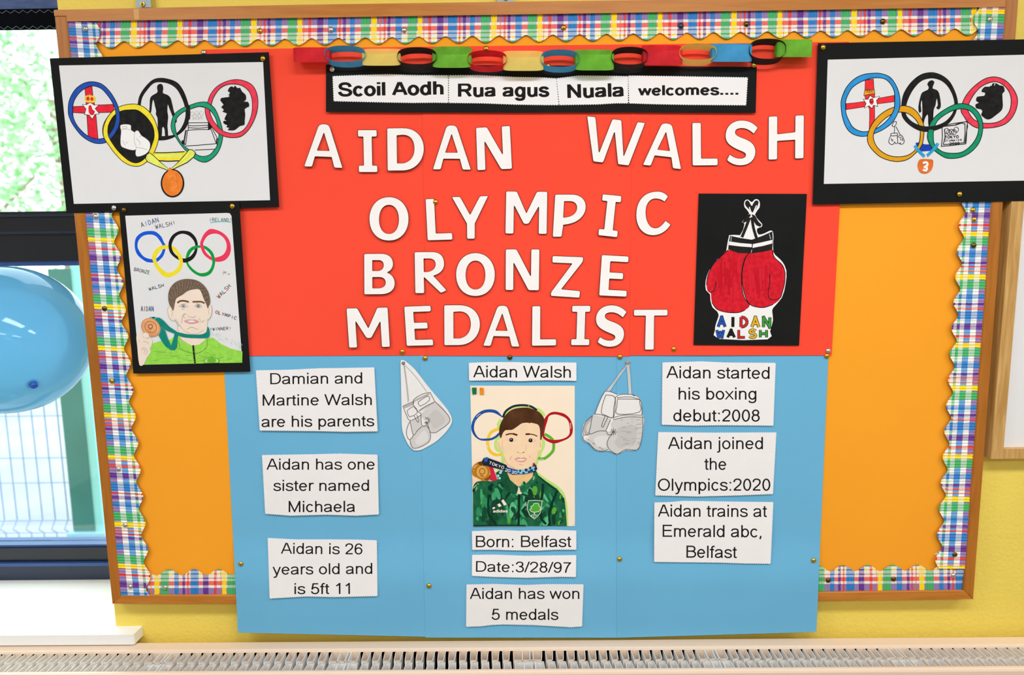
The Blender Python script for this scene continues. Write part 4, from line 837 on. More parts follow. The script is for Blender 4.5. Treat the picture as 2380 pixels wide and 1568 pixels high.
def draw_portrait_pencil(a):
    a.T = (290, 490, 8.2536); BL = C('#1458d6', .06); BK = C('#1c1a19', .1); RD = C('#ee3a5c', .06); YW = C('#f2dc2c', .05); GN = C('#0f9a40', .06)
    a.ring('190,660 205,540 260,460 340,410 420,388 560,388 650,440 710,510 745,590 782,660 775,760 740,860 690,920 620,975 530,990 430,980 340,930 250,850 205,760', '245,670 255,590 300,520 360,475 440,455 520,455 590,480 640,530 690,600 725,670 720,760 680,840 620,900 540,925 440,910 360,870 300,800 255,720', BL)
    ko, ki = '838,650 860,550 930,450 1060,382 1210,388 1290,430 1360,510 1398,620 1395,730 1370,830 1310,920 1220,975 1130,990 1040,945 930,870 860,780', '900,650 925,570 980,490 1060,445 1140,440 1230,475 1300,540 1345,620 1348,720 1310,810 1240,880 1160,910 1090,900 1000,860 935,790 905,720'
    a.ring(ko, ki, BK)
    ro, ri = '1445,640 1470,540 1530,430 1630,348 1750,360 1880,420 1980,520 2030,650 2030,780 1980,890 1890,960 1760,975 1650,940 1540,860 1480,770', '1505,640 1530,560 1590,480 1680,440 1790,445 1880,500 1940,590 1955,690 1930,780 1870,850 1760,890 1680,890 1600,840 1540,760'
    a.ring(ro, ri, RD)
    a.ring('525,900 550,800 620,710 720,662 850,660 960,695 1040,790 1095,880 1115,960 1105,1060 1060,1150 980,1220 860,1272 770,1265 680,1200 610,1110 555,1000', '600,910 630,830 680,760 760,730 850,728 930,765 1000,850 1040,940 1045,1010 1010,1090 940,1150 860,1185 790,1170 710,1110 640,1030', YW)
    a.ring('1170,930 1180,840 1220,750 1310,680 1420,660 1530,668 1620,720 1690,800 1725,900 1732,1000 1700,1120 1640,1210 1540,1255 1440,1250 1330,1195 1240,1110 1185,1020', '1215,930 1240,850 1290,770 1370,720 1450,705 1530,725 1600,780 1650,850 1675,930 1675,1020 1640,1110 1580,1170 1500,1190 1420,1185 1330,1130 1260,1060 1220,1000', GN)
    a.ringpart(ko, ki, BK, 150, 208); a.ringpart(ko, ki, BK, 268, 300); a.ringpart(ro, ri, RD, 160, 208)
    D1, G1, B1, R1 = mat('#4c4c58'), mat('#2f6a44'), mat('#3f62a8'), mat('#b83848')
    hand(a, 'AIDAN', 315, 320, 665, 205, 90, 12, [D1, mat('#5c7cb4'), B1, D1, B1]); hand(a, 'WALSH!', 585, 345, 985, 262, 78, 10, [D1, D1, B1, D1, D1]); hand(a, 'IRELAND!', 1612, 196, 2062, 200, 60, 8, [D1, D1, D1, D1, D1, mat('#22303a')])
    a.line('1640,225 1780,205 1960,205 2035,215', 18, mat('#6fc4cc'))
    hand(a, 'BRONZE', 168, 1145, 478, 1215, 62, 9, [D1, D1, D1, G1, G1, G1])
    a.T = (300, 630, 6.8185); P = mat('#a39b94'); SK = C('#f2dccb', .03, 50)
    hand(a, 'WALSH', 312, 310, 560, 240, 48, 8, [G1, mat('#3c5a48'), D1, D1, mat('#2c5a40')]); hand(a, 'WALSH', 1420, 440, 1620, 240, 60, 9, [R1, G1, D1, R1, G1]); hand(a, 'AIDAN', 182, 632, 392, 632, 76, 8, [D1, R1, mat('#4c8a74'), D1, mat('#3a62b4')])
    hand(a, 'OLYMPIC', 1358, 662, 1702, 770, 46, 8, [R1, D1, R1, D1, D1, R1, D1]); hand(a, '!WINNER!', 1275, 940, 1620, 925, 44, 6, D1)
    for q in ('1485,62 1515,5 1530,40', '1478,20 1545,10', '1490,-10 1535,30', '1558,40 1600,40 1565,60'): a.line(q, 5, P, 0)
    sky = mat('#c3dde4', .8, .08)
    rg = random.Random(4)
    for k in range(46):
        t = rg.random(); x = 1290+t*500; y = 1000+t*200+rg.uniform(-60, 20)
        a.line([(x, y), (x+rg.uniform(-10, 30), y+rg.uniform(10, 40))], 4, sky)
    a.fill('770,880 1000,930 1235,860 1250,1030 1110,1165 1000,1178 900,1125 790,1030', SK, 2)
    JG = C('#98d84e', .10, 120)
    a.shape('165,1480 205,1478 250,1460 285,1370 330,1300 345,1200 360,1150 470,1112 660,1080 700,1040 780,1022 850,1110 1000,1178 1110,1162 1240,1062 1330,1052 1440,1142 1600,1222 1797,1272 1792,1449 1000,1464', JG, None, 0, 0)
    a.fill('118,1010 200,965 300,985 345,1060 372,1110 345,1200 335,1300 280,1375 240,1470 163,1482 130,1200', SK, 3)
    for q in ('215,1040 260,1045 300,1070', '225,1110 290,1130 320,1160', '190,1250 230,1235 260,1260 230,1290', '200,1220 240,1215 280,1240 290,1290 240,1320', '285,985 335,1020 330,1060', '150,1090 170,1120', '335,1190 330,1260', '240,1470 285,1370 332,1300'): a.line(q, 6, P)
    a.fill('642,545 612,600 625,700 668,772 725,785 700,640', SK, 3); a.fill('1268,545 1302,540 1312,620 1292,720 1250,772 1250,640', SK, 3)
    a.fill('720,500 740,440 850,370 960,300 1115,290 1180,430 1238,560 1258,640 1245,760 1232,870 1180,930 1090,987 970,987 880,942 800,852 735,780 697,640', SK, 3)
    for q in ('642,545 612,600 625,700 668,772 725,785', '1302,540 1312,620 1292,720 1250,772', '665,620 690,660 670,720', '1270,600 1262,680', '735,780 765,850 800,852', '770,860 770,920 790,970', '800,852 880,942 970,987 1090,987 1180,930'): a.line(q, 5, P)
    HB = C('#75604f', .16, 160)
    a.fill('700,625 665,572 637,520 620,440 625,340 660,250 740,170 850,128 960,123 1080,148 1180,218 1250,320 1282,440 1278,520 1245,582 1225,530 1180,430 1150,350 1115,290 1050,285 960,302 900,332 850,372 780,407 745,440 722,530', HB, 3)
    H2, H3 = mat('#564438'), mat('#9a8676')
    OU = catmull(pp('640,500 640,330 735,200 850,145 960,140 1080,165 1180,238 1248,345 1272,470'), False, 9); IN = catmull(pp('700,590 728,450 790,405 862,362 955,303 1050,288 1110,295 1190,440 1240,560'), False, 9)
    for k in range(1, len(OU)-1, 2):
        A, B = OU[k], IN[max(0, k-4)]; a.line([(A[0]*.9+B[0]*.1, A[1]*.9+B[1]*.1), ((A[0]+B[0])/2+8, (A[1]+B[1])/2-8), (A[0]*.08+B[0]*.92, A[1]*.08+B[1]*.92)], 4, H2 if k % 4 == 1 else H3)
    BR = mat('#6b4c30')
    a.line('765,503 810,472 880,470 945,488', 26, BR); a.line('1005,485 1080,482 1150,485 1195,508', 24, BR)
    for q in ('790,552 850,525 925,552 860,576 790,552', '1040,548 1090,525 1152,555 1095,577 1040,548', '830,600 880,605', '835,520 900,515', '1060,510 1130,525', '885,745 862,715 888,672 915,692', '935,705 1000,735 1060,705', '830,825 850,700 885,672', '1108,742 1150,805 1188,775', '918,922 990,886 1092,922', '740,760 790,830'): a.line(q, 4.5, P)
    a.dot(858, 552, 28, mat('#a4aca8')); a.dot(1095, 552, 26, mat('#8f9c98')); a.dot(858, 552, 11, mat('#6a706e')); a.dot(1095, 552, 11, mat('#5a605e'))
    a.fill('868,790 950,763 1000,770 1045,764 1112,800 1040,828 980,832 930,822', mat('#dc9f9c'), 3); a.fill('930,790 985,780 1040,790 1035,802 985,806 935,800', WH, 2)
    TL_ = C('#128577', .08, 80)
    a.fill('320,728 400,722 465,742 400,768 328,757', mat('#5fb6c6'), 2); a.fill('360,728 415,730 400,746 370,744', K, 2)
    a.fill('765,965 900,995 1050,1003 1150,1000 1225,960 1240,875 1270,920 1277,1010 1240,1057 1100,1062 900,1052 785,1022', TL_, 2)
    a.fill('415,762 480,735 560,795 640,880 765,962 800,1015 680,972 580,932 500,880', TL_, 2)
    a.fill('505,890 570,940 612,1060 665,1182 700,1080 722,985 775,975 768,1100 760,1205 720,1252 655,1247 575,1190 520,1110 468,1020 500,950', TL_, 0)
    a.fill(ell(342, 890, 162, 138, rot=40), C('#e9a673', .14, 60))
    for rx, ry in ((150, 128), (100, 88), (95, 82)): a.line(ell(342, 885, rx, ry, rot=40), 6, mat('#b8703c'), 0, True)
    a.line(ell(338, 875, 34, 30), 12, mat('#8a4a24'), 0, True); a.line('285,915 330,920 375,905', 5, mat('#8a4a24')); a.line('290,950 320,965 345,950', 7, mat('#8a4a24')); a.line('300,935 350,930', 5, mat('#8a4a24'))
    a.fill('205,1000 250,965 295,985 320,1020 300,1060 230,1040', SK, 2); a.line('205,1000 250,968 295,985 325,1025', 5, P)
    a.line('1015,1172 1025,1290 1044,1457', 26, K)
    for q in ('780,1215 900,1270 1010,1300', '1040,1310 1150,1270 1230,1200', '785,1110 800,1200', '1235,1080 1240,1190'): a.line(q, 5, mat('#5c8a4c'))
    for k in range(40):
        x = rg.uniform(350, 1700); y = rg.uniform(1260, 1440); a.line([(x, y), (x+rg.uniform(40, 130), y+rg.uniform(-14, 14))], 4, mat('#86c644') if k % 2 else mat('#b4e070'))
    a.shape('1195,1452 1200,1396 1308,1352 1420,1396 1422,1449', mat('#b8e07c'), mat('#5a9a2c'), 9, 0)
    for x, y, r in ((1270, 1412, 34), (1345, 1412, 34), (1308, 1388, 30), (1308, 1430, 22)): a.dot(x, y, r, mat('#6cb830'))
poster('portrait_poster', [(275.3, 471.5), (556, 467.5), (582, 863.3), (310, 867.7)], tilt(470, .0296, 865, .0247), [(291, 501.1), (528, 494.6), (534, 495.5), (538, 501.5), (563.3, 842.4), (323.8, 847.8)], draw_portrait_pencil,
       'pencil portrait with rings, medal and green jacket on black card, below the top left drawing')

def draw_gloves_red(a):
    a.T = (1580, 430, 3.8237); R1, R2 = C('#d3182a', .18, 110), mat('#8a0f1c'); B_ = C('#211f1d', .15)
    a.fill('430,575 520,602 612,605 575,660 552,760 550,880 570,990 622,1065 580,1110 520,1132 420,1130 330,1102 285,1040 275,960 250,945 238,890 250,800 300,700 360,640', R1, 3)
    a.fill('612,605 700,590 820,570 840,640 912,710 936,780 930,880 897,1000 830,1060 750,1087 680,1082 620,1058 575,980 555,870 555,760 580,660', R1, 3)
    for q in ('612,605 575,660 552,760 550,880 570,990 622,1065', '612,605 580,660 556,760 556,870 578,980 622,1058 680,1082 750,1087 830,1060', '322,852 318,900 295,945 262,952', '797,790 800,860 785,960 800,1010 850,1018 892,1000', '285,1040 330,1102 420,1130 520,1132 580,1110', '936,780 930,880 897,1000', '430,575 360,640 300,700 250,800 238,890', '820,570 840,640 912,710 936,780'): a.line(q, 7, K)
    rg = random.Random(2)
    for k in range(46):
        x = rg.choice((rg.uniform(330, 540), rg.uniform(590, 780))); y = rg.uniform(640, 880); h = rg.uniform(70, 190)
        a.line([(x, y), (x+rg.uniform(-6, 6), y+h/2), (x+rg.uniform(-5, 5), y+h)], rg.uniform(8, 22), mat(rg.choice(('#ca1627', '#d92336', '#c41526')), .75, .08))
    a.fill('447,450 540,470 640,485 645,605 520,602 430,570 437,505', B_, 0); a.fill('640,485 730,452 822,412 828,500 822,572 735,592 642,605', B_, 0)
    a.fill('440,500 540,515 640,523 641,552 540,545 436,532', WH, 0); a.fill('644,525 730,508 824,486 822,518 740,540 646,558', WH, 0)
    a.line('640,486 646,520 641,560 634,602', 7, K)
    for q in ('457,455 455,498', '795,432 808,480', '640,575 634,600'): a.line(q, 6, GR2)
    a.fill('636,232 592,190 580,160 592,138 610,140 626,165 640,185 655,160 672,138 695,140 698,165 680,205 650,240', B_, 3)
    a.line('618,195 632,240', 9, WH); a.line('682,180 656,238', 9, WH)
    a.fill('618,255 585,285 556,325 570,335 600,318 632,265', B_, 0); a.fill('640,258 668,270 700,325 728,352 715,370 680,355 652,315', B_, 0)
    a.line('620,290 590,370 552,462', 26, B_); a.line('640,285 655,380 682,470', 24, B_)
    c5_ = [mat('#2452b4'), K, mat('#d4282c'), mat('#e6b422'), mat('#3f9a3c')]
    for wd, ms in ((27, K), (17, c5_)):
        hand(a, 'AIDAN', 322, 1258, 822, 1262, 88, wd, ms, .62); hand(a, 'WALSH', 312, 1352, 792, 1352, 66, wd*.9, ms, .64)
gout = '590,130 612,132 640,152 665,128 692,127 710,150 708,200 668,260 700,310 732,345 725,372 685,388 700,440 760,425 800,405 826,412 832,470 830,590 870,640 912,682 947,760 940,880 907,1000 830,1090 822,1130 828,1200 802,1300 780,1370 345,1366 312,1290 325,1220 345,1160 330,1120 290,1085 272,1020 268,968 232,932 230,850 260,760 330,660 412,590 438,445 535,445 575,345 552,330 575,300 617,250 575,195 573,150'
mount = [(1624, 449.6), (1875.5, 450.4), (1857.2, 802.7), (1612, 801.4)]
poster('boxing_glove_picture', mount, .0242, [(1580+x/3.8237, 430+y/3.8237) for x, y in catmull(pp(gout), True, 2)], draw_gloves_red, 'painted red boxing gloves cut-out on black card, right of the headline letters', pm=WH)

def draw_portrait_paint(a):
    a.T = (1090, 920, 8.712); O = 1132.6
    def sh(t): return [(x, y+O) for x, y in pp(t)]
    LG = mat('#c3e47c', .8, .08); BL = C('#1d50a0', .12); YW = C('#fbca3c', .06); GN = C('#66b42e', .08); RD = C('#b3151b', .1); DK = C('#22282c', .1)
    a.line('650,470 600,560 595,650', 62, LG); a.line('640,820 555,890 540,1010 575,1090 690,1130', 62, LG); a.line('690,1120 682,1250 690,1400', 64, LG); a.line('1360,265 1450,310 1530,410', 74, LG)
    a.line('1480,870 1512,960 1485,1060 1440,1140 1420,1230 1370,1330 1340,1420', 68, LG); a.line(sh('1370,430 1560,570 1750,690 1880,810 1935,950 1970,1150 1982,1400 1985,1500'), 60, LG); a.line(sh('560,430 640,350'), 50, LG)
    a.line('720,400 800,290 920,228 1100,205 1250,235 1350,280', 40, LG)
    a.line('640,660 530,690 440,745 392,850 378,960 402,1070 460,1150 560,1192 660,1180', 60, YW)
    a.line('1530,770 1630,825 1700,900 1716,1010 1700,1110 1620,1200 1530,1262 1450,1272 1400,1250', 58, GN)
    a.fill('700,445 620,345 540,285 410,268 280,290 170,360 90,460 45,600 60,720 120,820 220,892 340,905 470,890 560,840 615,790 608,735 540,800 440,852 330,860 220,857 150,790 105,690 105,600 130,510 200,420 300,350 410,330 520,345 620,400 700,452', BL, 2)
    a.ring('1510,640 1520,480 1600,370 1700,320 1830,330 1950,370 2050,470 2100,620 2090,760 2020,850 1900,910 1740,960 1640,940 1530,880 1485,800', '1547,640 1590,500 1620,410 1700,375 1800,380 1950,440 2020,530 2040,650 2030,770 1960,840 1830,880 1680,885 1580,850 1525,790', RD)
    a.line('690,430 730,330 800,262 920,202 1080,185 1220,200 1310,240 1375,290', 44, DK)
    for q in ('150,425 190,385 235,360', '115,480 120,488', '2055,545 2060,600 2062,660', '2030,745 2038,755', '1195,195 1225,202', '1425,1278 1515,1285', '370,985 382,1050'): a.line(q, 10, WH)
    SK = C('#fcd8b2', .04, 40); SD = C('#f3c58c', .08, 40)
    a.fill(sh('750,370 830,450 1000,470 1290,420 1290,520 1180,622 1010,702 880,642 810,520'), SD, 2)
    a.fill('640,850 720,700 860,680 1000,600 1080,545 1220,535 1400,575 1440,700 1447,860 1472,890 1482,960 1462,1080 1410,1112 1392,1220 1362,1320 1300,1402 1200,1482 1090,1502 960,1472 830,1412 750,1332 708,1220 690,1110 620,1092 570,1000 590,890', SK, 3)
    for q, m_ in (('715,1240 740,1330 820,1410 930,1470', '#f0bf84'), ('680,900 672,1000 690,1090', '#f2c79c'), ('1395,1100 1388,1220 1350,1330', '#f5c9a0'), ('600,930 610,1030 640,1080', '#f1c08c'), ('1445,950 1450,1040', '#f0bb84'), ('860,1220 830,1290', '#eabf94'), ('1215,1210 1245,1240', '#eabf94'), ('1150,990 1160,1060 1140,1110', '#f4cca4'), ('1010,1380 1100,1400', '#eec296')): a.line(q, 24, mat(m_, .8, .08))
    HB = C('#4f2c12', .3, 25)
    a.fill('650,857 620,800 610,700 630,580 690,460 760,360 860,280 1000,240 1180,233 1300,265 1420,320 1490,400 1527,480 1512,640 1490,760 1470,875 1443,882 1440,700 1410,590 1330,555 1240,540 1225,567 1208,540 1080,548 1000,600 930,650 860,687 740,690 680,762', HB, 2)
    BR = mat('#5c2410'); a.line('745,788 820,765 900,765', 26, BR); a.line('890,762 980,792', 36, BR); a.line('1145,772 1230,770', 36, BR); a.line('1225,768 1310,782 1385,815', 20, BR)
    EW, GE = mat('#f5e8de'), mat('#b9a89c')
    for x, y, t in ((857, 888, '790,893 825,862 885,853 945,890 890,918 830,918'), (1247, 897, '1190,900 1230,868 1280,866 1335,895 1290,925 1225,925')):
        a.shape(t, EW, GE, 8, 3); a.dot(x, y, 41, mat('#3a1c0e')); a.dot(x, y, 22, mat('#160a06')); a.dot(x-4, y-10, 9, WH)
    a.line('975,1135 990,1142 1005,1138', 12, mat('#5c3424')); a.line('1085,1138 1105,1142 1125,1132', 12, mat('#5c3424')); a.line('960,1120 1000,1150 1050,1155 1110,1150', 8, mat('#eec096'))
    a.fill('920,1278 990,1240 1050,1252 1110,1240 1172,1272 1110,1335 1010,1332', C('#eba18c', .08), 3); a.fill('955,1280 1050,1266 1150,1275 1105,1302 1000,1306', EW, 2); a.line('955,1280 1050,1266 1150,1275', 6, mat('#c47a68'))
    # jacket
    JB = C('#17633f', .25, 60)
    a.fill(sh('85,1503 78,760 110,660 155,598 250,590 350,575 450,595 650,530 672,378 752,372 830,560 1000,705 1030,692 1180,622 1290,505 1300,400 1362,382 1402,470 1560,592 1780,742 1892,882 1942,1002 1962,1200 1982,1500'), JB)
    rg = random.Random(11)
    def inside(x, y):
        if x < 950: return y > 640 or (x > 450 and y > 600)
        lim = 560 if x < 1500 else 620+(x-1500)*.62
        return y > max(lim, 880 if 950 < x < 1080 else 0)
    cols = ('#3fa26c', '#5fbd86', '#0c4a30', '#227d4c', '#5aaa36', '#0a3a28', '#2d9060', '#123f30')
    k = 0
    while k < 120:
        x, y = rg.uniform(110, 1920), rg.uniform(600, 1450)
        if not inside(x, y): continue
        k += 1; ang = rg.gauss(1.45, .45); L = rg.uniform(130, 330); wd = rg.uniform(50, 110); bend = rg.uniform(-25, 25)
        if x+abs(math.cos(ang)*L)+wd > 1900 or x-abs(math.cos(ang)*L) < 100 or not inside(x, y-L/2-10): L *= .35; wd *= .6
        c_, s__ = math.cos(ang), math.sin(ang)
        q = [(-.5, -.25), (-.2, -.5), (.25, -.42), (.5, -.1), (.42, .3), (0, .5), (-.42, .3)]
        a.fill([(x+u*L*c_-v*wd*s__+rg.uniform(-5, 5), O+min(1490, y+u*L*s__+v*wd*c_+rg.uniform(-5, 5))) for u, v in q], mat(rg.choice(cols), .75, .08, .15, 150), 2)
    DG = mat('#0b3525', .75, .08)
    for q, wd in (('405,860 390,1050 402,1250 470,1360 555,1475', 48), ('1500,640 1480,900 1425,1050', 50), ('1440,1120 1460,1330 1560,1460', 46), ('1790,775 1690,1020 1625,1250 1640,1490', 44), ('150,640 110,700 90,800', 40), ('1400,480 1560,620 1760,760', 18), ('480,640 420,740 470,760', 60), ('90,1495 500,1490 1000,1488 1150,1490', 26)): a.line(sh(q), wd, DG)
    a.fill(sh('668,420 745,372 820,560 880,650 1002,712 965,832 850,832 740,732 680,620'), C('#0f5235', .25, 80), 2); a.fill(sh('1288,505 1345,400 1367,500 1322,620 1200,742 1080,832 1032,762 1030,695 1180,622'), C('#177048', .3, 80), 2)
    a.fill(sh('1000,700 1022,722 1042,800 1080,832 1040,857 968,842 990,770'), mat('#f3dfcb'), 0); a.line(sh('1015,860 1012,1100 1003,1488'), 42, mat('#082a1c'))
    for q in ('95,735 125,690 155,660', '170,635 198,655', '1318,490 1312,530 1300,565', '1160,1045 1150,1100', '1140,1160 1146,1166'): a.line(sh(q), 11, WH)
    CR = mat('#fbead6')
    for q in ('470,1130 515,1107 535,1137 485,1162', '573,1065 620,1035 662,1092 610,1117', '653,985 695,958 767,1060 710,1087'): a.fill(sh(q), CR)
    typed(a, 'adidas', 485, O+1225, 785, O+1222, 58, CR, 1)
    a.shape(sh('1205,985 1340,976 1478,987 1470,1120 1440,1240 1380,1310 1322,1357 1230,1280 1180,1150 1187,1060'), mat('#177a48'), CR, 11, 0)
    a.shape(sh('1240,1182 1238,1152 1268,1142 1252,1102 1298,1086 1310,1050 1352,1038 1395,1040 1420,1062 1415,1090 1447,1112 1442,1162 1415,1202 1370,1212 1330,1218 1285,1212'), mat('#50b038'), CR, 11, 3)
    for q in ('1310,1215 1322,1262', '1335,1215 1330,1262', '1250,1292 1290,1272 1390,1276', '1262,1300 1285,1296', '1300,1300 1320,1296', '1340,1300 1362,1296', '1290,1318 1340,1322'): a.line(sh(q), 9, CR)
    # medal, ribbon and hand
    a.fill(sh('66,480 100,470 170,490 262,570 160,600 110,640 80,660'), C('#f6d6b0', .08), 2)
    a.fill(sh('380,292 480,300 522,420 572,560 500,592 420,562 430,430'), C('#cf2240', .14, 60), 0); a.fill(sh('545,420 650,360 670,520 600,560 572,500'), mat('#16503a')); 
    for x, y in ((635, 420), (620, 530), (650, 390), (590, 480)): a.dot(x, O+y, 26, mat('#9fd6e2'))
    a.fill(sh('72,470 64,330 110,255 190,200 290,205 380,270 432,370 440,470 400,560 320,592 230,560 160,520'), C('#c67c1a', .16, 40), 2); a.fill(sh('180,225 230,190 300,210 300,250 230,270'), mat('#6e3a10'), 2); a.fill(sh('300,560 400,500 440,430 430,520 380,575'), mat('#8a4a14'), 2)
    a.fill(ell(265, O+402, 122, 130), mat('#e2a44c')); a.line(ell(265, O+402, 122, 130), 7, mat('#6a3410'), 0, True); a.line(ell(268, O+390, 55, 58, n=14), 13, mat('#7a441a'), 0, True)
    for q in ('220,450 240,470 225,485', '245,470 290,480 285,500 250,495', '255,480 275,500'): a.line(sh(q), 8, mat('#6a3410'))
    for q in ('105,325 125,290 155,268', '100,370 106,378', '425,440 432,455'): a.line(sh(q), 12, mat('#fbe6c0'))
    a.fill(sh('258,192 300,120 370,104 402,125 600,195 762,262 775,305 900,345 985,360 1130,358 1245,335 1262,295 1295,290 1292,232 1318,216 1362,280 1382,340 1342,392 1200,432 1000,452 880,457 780,407 690,362 400,292 290,270'), mat('#1c2733'))
    a.fill(sh('775,303 900,345 985,360 985,445 880,440 770,395'), C('#1f4f9c', .1)); a.fill(sh('985,362 1130,360 1250,340 1262,300 1340,295 1345,370 1200,425 985,447'), mat('#8accdd')); a.fill(sh('300,130 372,108 390,125 372,192 318,205'), mat('#2a5ab4'))
    for x, y, r in ((1035, 380, 24), (1160, 365, 32), (1215, 400, 26), (1105, 425, 26), (1265, 375, 34), (1010, 430, 18), (1335, 345, 22)): a.dot(x, O+y, r, mat('#1d4488'))
    for x, y, r in ((1145, 355, 16), (1240, 320, 22), (1320, 260, 26), (1350, 330, 20)): a.dot(x, O+y, r, mat('#151d2c'))
    a.fill(sh('1292,232 1315,218 1335,250 1315,290 1295,285'), mat('#a81a34'))
    hand(a, 'TOKYO', 395, O+238, 705, O+345, 52, 11, WH); hand(a, '20', 722, O+385, 835, O+408, 52, 10, WH, .8); hand(a, '20', 862, O+432, 972, O+442, 52, 10, WH, .8)
    a.T = (1060, 820, 3.734); a.fill('137,300 178,300 177,357 143,360', C('#14703f')); a.fill('205,300 239,302 242,360 208,362', C('#f08c1c'))
    a.line('1018,1500 1029,1478', 2, GR)
a = Art((bdep(900, 1)+.0008, 0, 0)); a.slab([(1093, 896), (1335.8, 896), (1336.4, 1222.2), (1099.6, 1223.3)], mat('#fde8d0', .8, .1, .01, 20, name='cream_paper'), .0003); draw_portrait_paint(a)
tag(a.build('painted_portrait'), 'painted portrait of a dark haired person in green jacket with medal on cream paper', 'picture')

def glove_cutout(T, outline_, parts, label, pl):
    a = Art(pl); a.T = T; a.slab([p for p in outline_], mat('#eee8e6', .8, .1, .02, 60), .0003); parts(a)
    return tag(a.build('glove_cutout'), label, 'picture', 'pencil glove cut-outs')
H1, H2 = (900, 820, 6.272), (1330, 820, 6.27); PD, PG, PL, PM = mat('#625d5a'), mat('#a8a3a0'), mat('#d4cfcc'), mat('#b8b3b0')
def shade(a, pts, m1, m2):
    a.fill(pts, m1, 3); cx = sum(p[0] for p in pp(pts))/len(pp(pts)); cy = sum(p[1] for p in pp(pts))/len(pp(pts))
    a.fill([(cx+(x-cx)*.62+14, cy+(y-cy)*.62+10) for x, y in pp(pts)], m2, 3)
def gl(a):
    shade(a, '500,890 700,715 890,900 895,1020 720,1150 630,1150 560,1000', PL, mat('#cbc5c2')); shade(a, '335,1270 500,1075 560,1050 630,1180 610,1290 480,1370 370,1385', PL, mat('#e2dcda')); a.fill('345,1000 490,900 500,1070 380,1180', PL, 0)
    a.fill('240,775 370,720 380,760 250,810', PM, 0); a.fill('375,690 610,580 625,605 385,720', PM, 0); a.fill('460,840 690,710 690,725 480,850', PM)
    for q in ('240,170 270,400 305,725', '250,170 420,350 575,565', '252,190 285,420 315,700'): a.line(q, 9, PG)
    for q in ('235,790 240,770 375,712 385,735', '375,700 400,665 500,605 615,575 640,605 690,700', '375,700 390,780 450,850 495,885', '235,790 270,880 335,985 490,905', '465,840 560,775 690,712', '690,700 890,910 895,1020 740,1140 700,1160 630,1155 605,1090', '495,885 495,1000 510,1060 545,1070 560,1050', '340,985 300,1060 280,1150 295,1230 330,1262 370,1220 380,1190', '335,1000 380,1190 440,1130 505,1070', '330,1265 345,1330 375,1385 470,1375 600,1300 632,1210 605,1090 570,1000', '560,1000 575,1060 610,1110'): a.line(q, 9, PD)
    for q in ('450,715 590,625 615,690 480,775 450,715', '290,840 390,775 440,870 325,930 290,840', '390,910 440,1005 460,990 430,900'): a.line(q, 8, PD, 2)
    for k in range(9):
        t = math.radians(-20+k*30-90); a.line([(575+22*math.cos(t), 985+22*math.sin(t)), (575+52*math.cos(t), 985+52*math.sin(t))], 9, PD)
    a.dot(235, 150, 27, mat('#77706c')); a.dot(232, 145, 14, mat('#948e8a'))
glove_cutout(H1, catmull(pp('195,130 225,105 260,115 400,235 560,440 700,610 860,800 935,930 940,1020 880,1120 800,1210 690,1305 510,1405 440,1420 380,1412 310,1340 250,1220 215,1090 208,800 200,400'), True, 3), gl,
  'white cut-out pencil drawing of hanging boxing gloves, left of the painted portrait', (bdep(900, 1)+.0016, 0, 0))
def gr_(a):
    shade(a, '600,970 1020,930 1028,1100 1000,1300 940,1405 780,1405 655,1470 540,1400 510,1300 570,1180', PL, mat('#c9c3c0')); shade(a, '250,1190 400,1140 500,1140 570,1180 510,1320 520,1410 430,1425 330,1400 250,1310', PL, mat('#e4dedc')); a.fill('300,900 460,930 560,960 490,1140 260,1180', PL); shade(a, '160,1100 200,1000 300,910 280,1000 260,1180 190,1190', PM, PL)
    for q in ('805,175 730,260 640,400 520,555', '790,170 700,280 620,400 500,550'): a.line(q, 9, PG)
    for q in ('815,175 830,400 840,600', '830,175 850,400 862,605'): a.line(q, 9, PG)
    for q in ('480,555 560,565 660,605', '480,555 430,640 370,780 330,890', '640,640 700,605 870,605 960,640 1000,710 1015,810 1015,900', '630,640 625,800 600,960', '650,650 850,640 985,680', '600,940 760,905 1025,905', '600,970 800,930 1020,935', '320,890 420,900 580,950', '300,910 200,1000 160,1100 165,1190 240,1190', '290,920 270,1060 250,1180 390,1135 500,1140', '1025,910 1028,1100 1000,1300 940,1410 780,1405 655,1470 540,1400 510,1310 540,1230 585,1180', '160,1200 165,1260 240,1310 330,1400 430,1428 530,1405', '500,1140 520,1185 570,1190', '560,970 490,1130'): a.line(q, 9, PD)
    for q in ('490,610 620,640 605,800 590,940 480,905 425,870 445,740 490,610', '660,670 960,675 980,720 980,860 660,890 650,780 660,670', '480,915 430,1050 440,1080 460,1060 520,930'): a.line(q, 9, PD, 3)
    for k in range(8):
        t = math.radians(k*45); a.line([(600, 1150), (600+52*math.cos(t), 1150+52*math.sin(t))], 9, PD)
    rg = random.Random(5)
    for k in range(30): x, y = rg.uniform(700, 960), rg.uniform(960, 1350); a.line([(x, y), (x+rg.uniform(30, 80), y-6)], 6, PM)
    for k in range(18): x, y = rg.uniform(180, 460), 0; x = rg.uniform(200, 460); y = 1230+(x-200)*.65; a.line([(x, y), (x-18, y+16)], 5, PG)
    a.dot(812, 138, 33, mat('#8d8682')); a.dot(805, 128, 16, mat('#b6b0ac'))
gro = '780,130 800,106 830,106 850,135 835,175 868,605 930,615 990,660 1015,760 1020,900 1035,905 1035,1100 1005,1300 945,1418 780,1415 655,1480 545,1425 430,1435 330,1410 240,1315 155,1265 148,1100 190,1000 310,905 340,860 400,700 470,570 500,550 620,400 720,260 790,180'
grh = '800,190 740,270 650,400 540,560 660,600 700,600 825,598 815,400'
glove_cutout(H2, [catmull(pp(gro), True, 2), pp(grh)], gr_, 'grey pencil boxing gloves cut out closely around their strings, right of the painted portrait', (bdep(900, 2)+.0016, 0, 0))

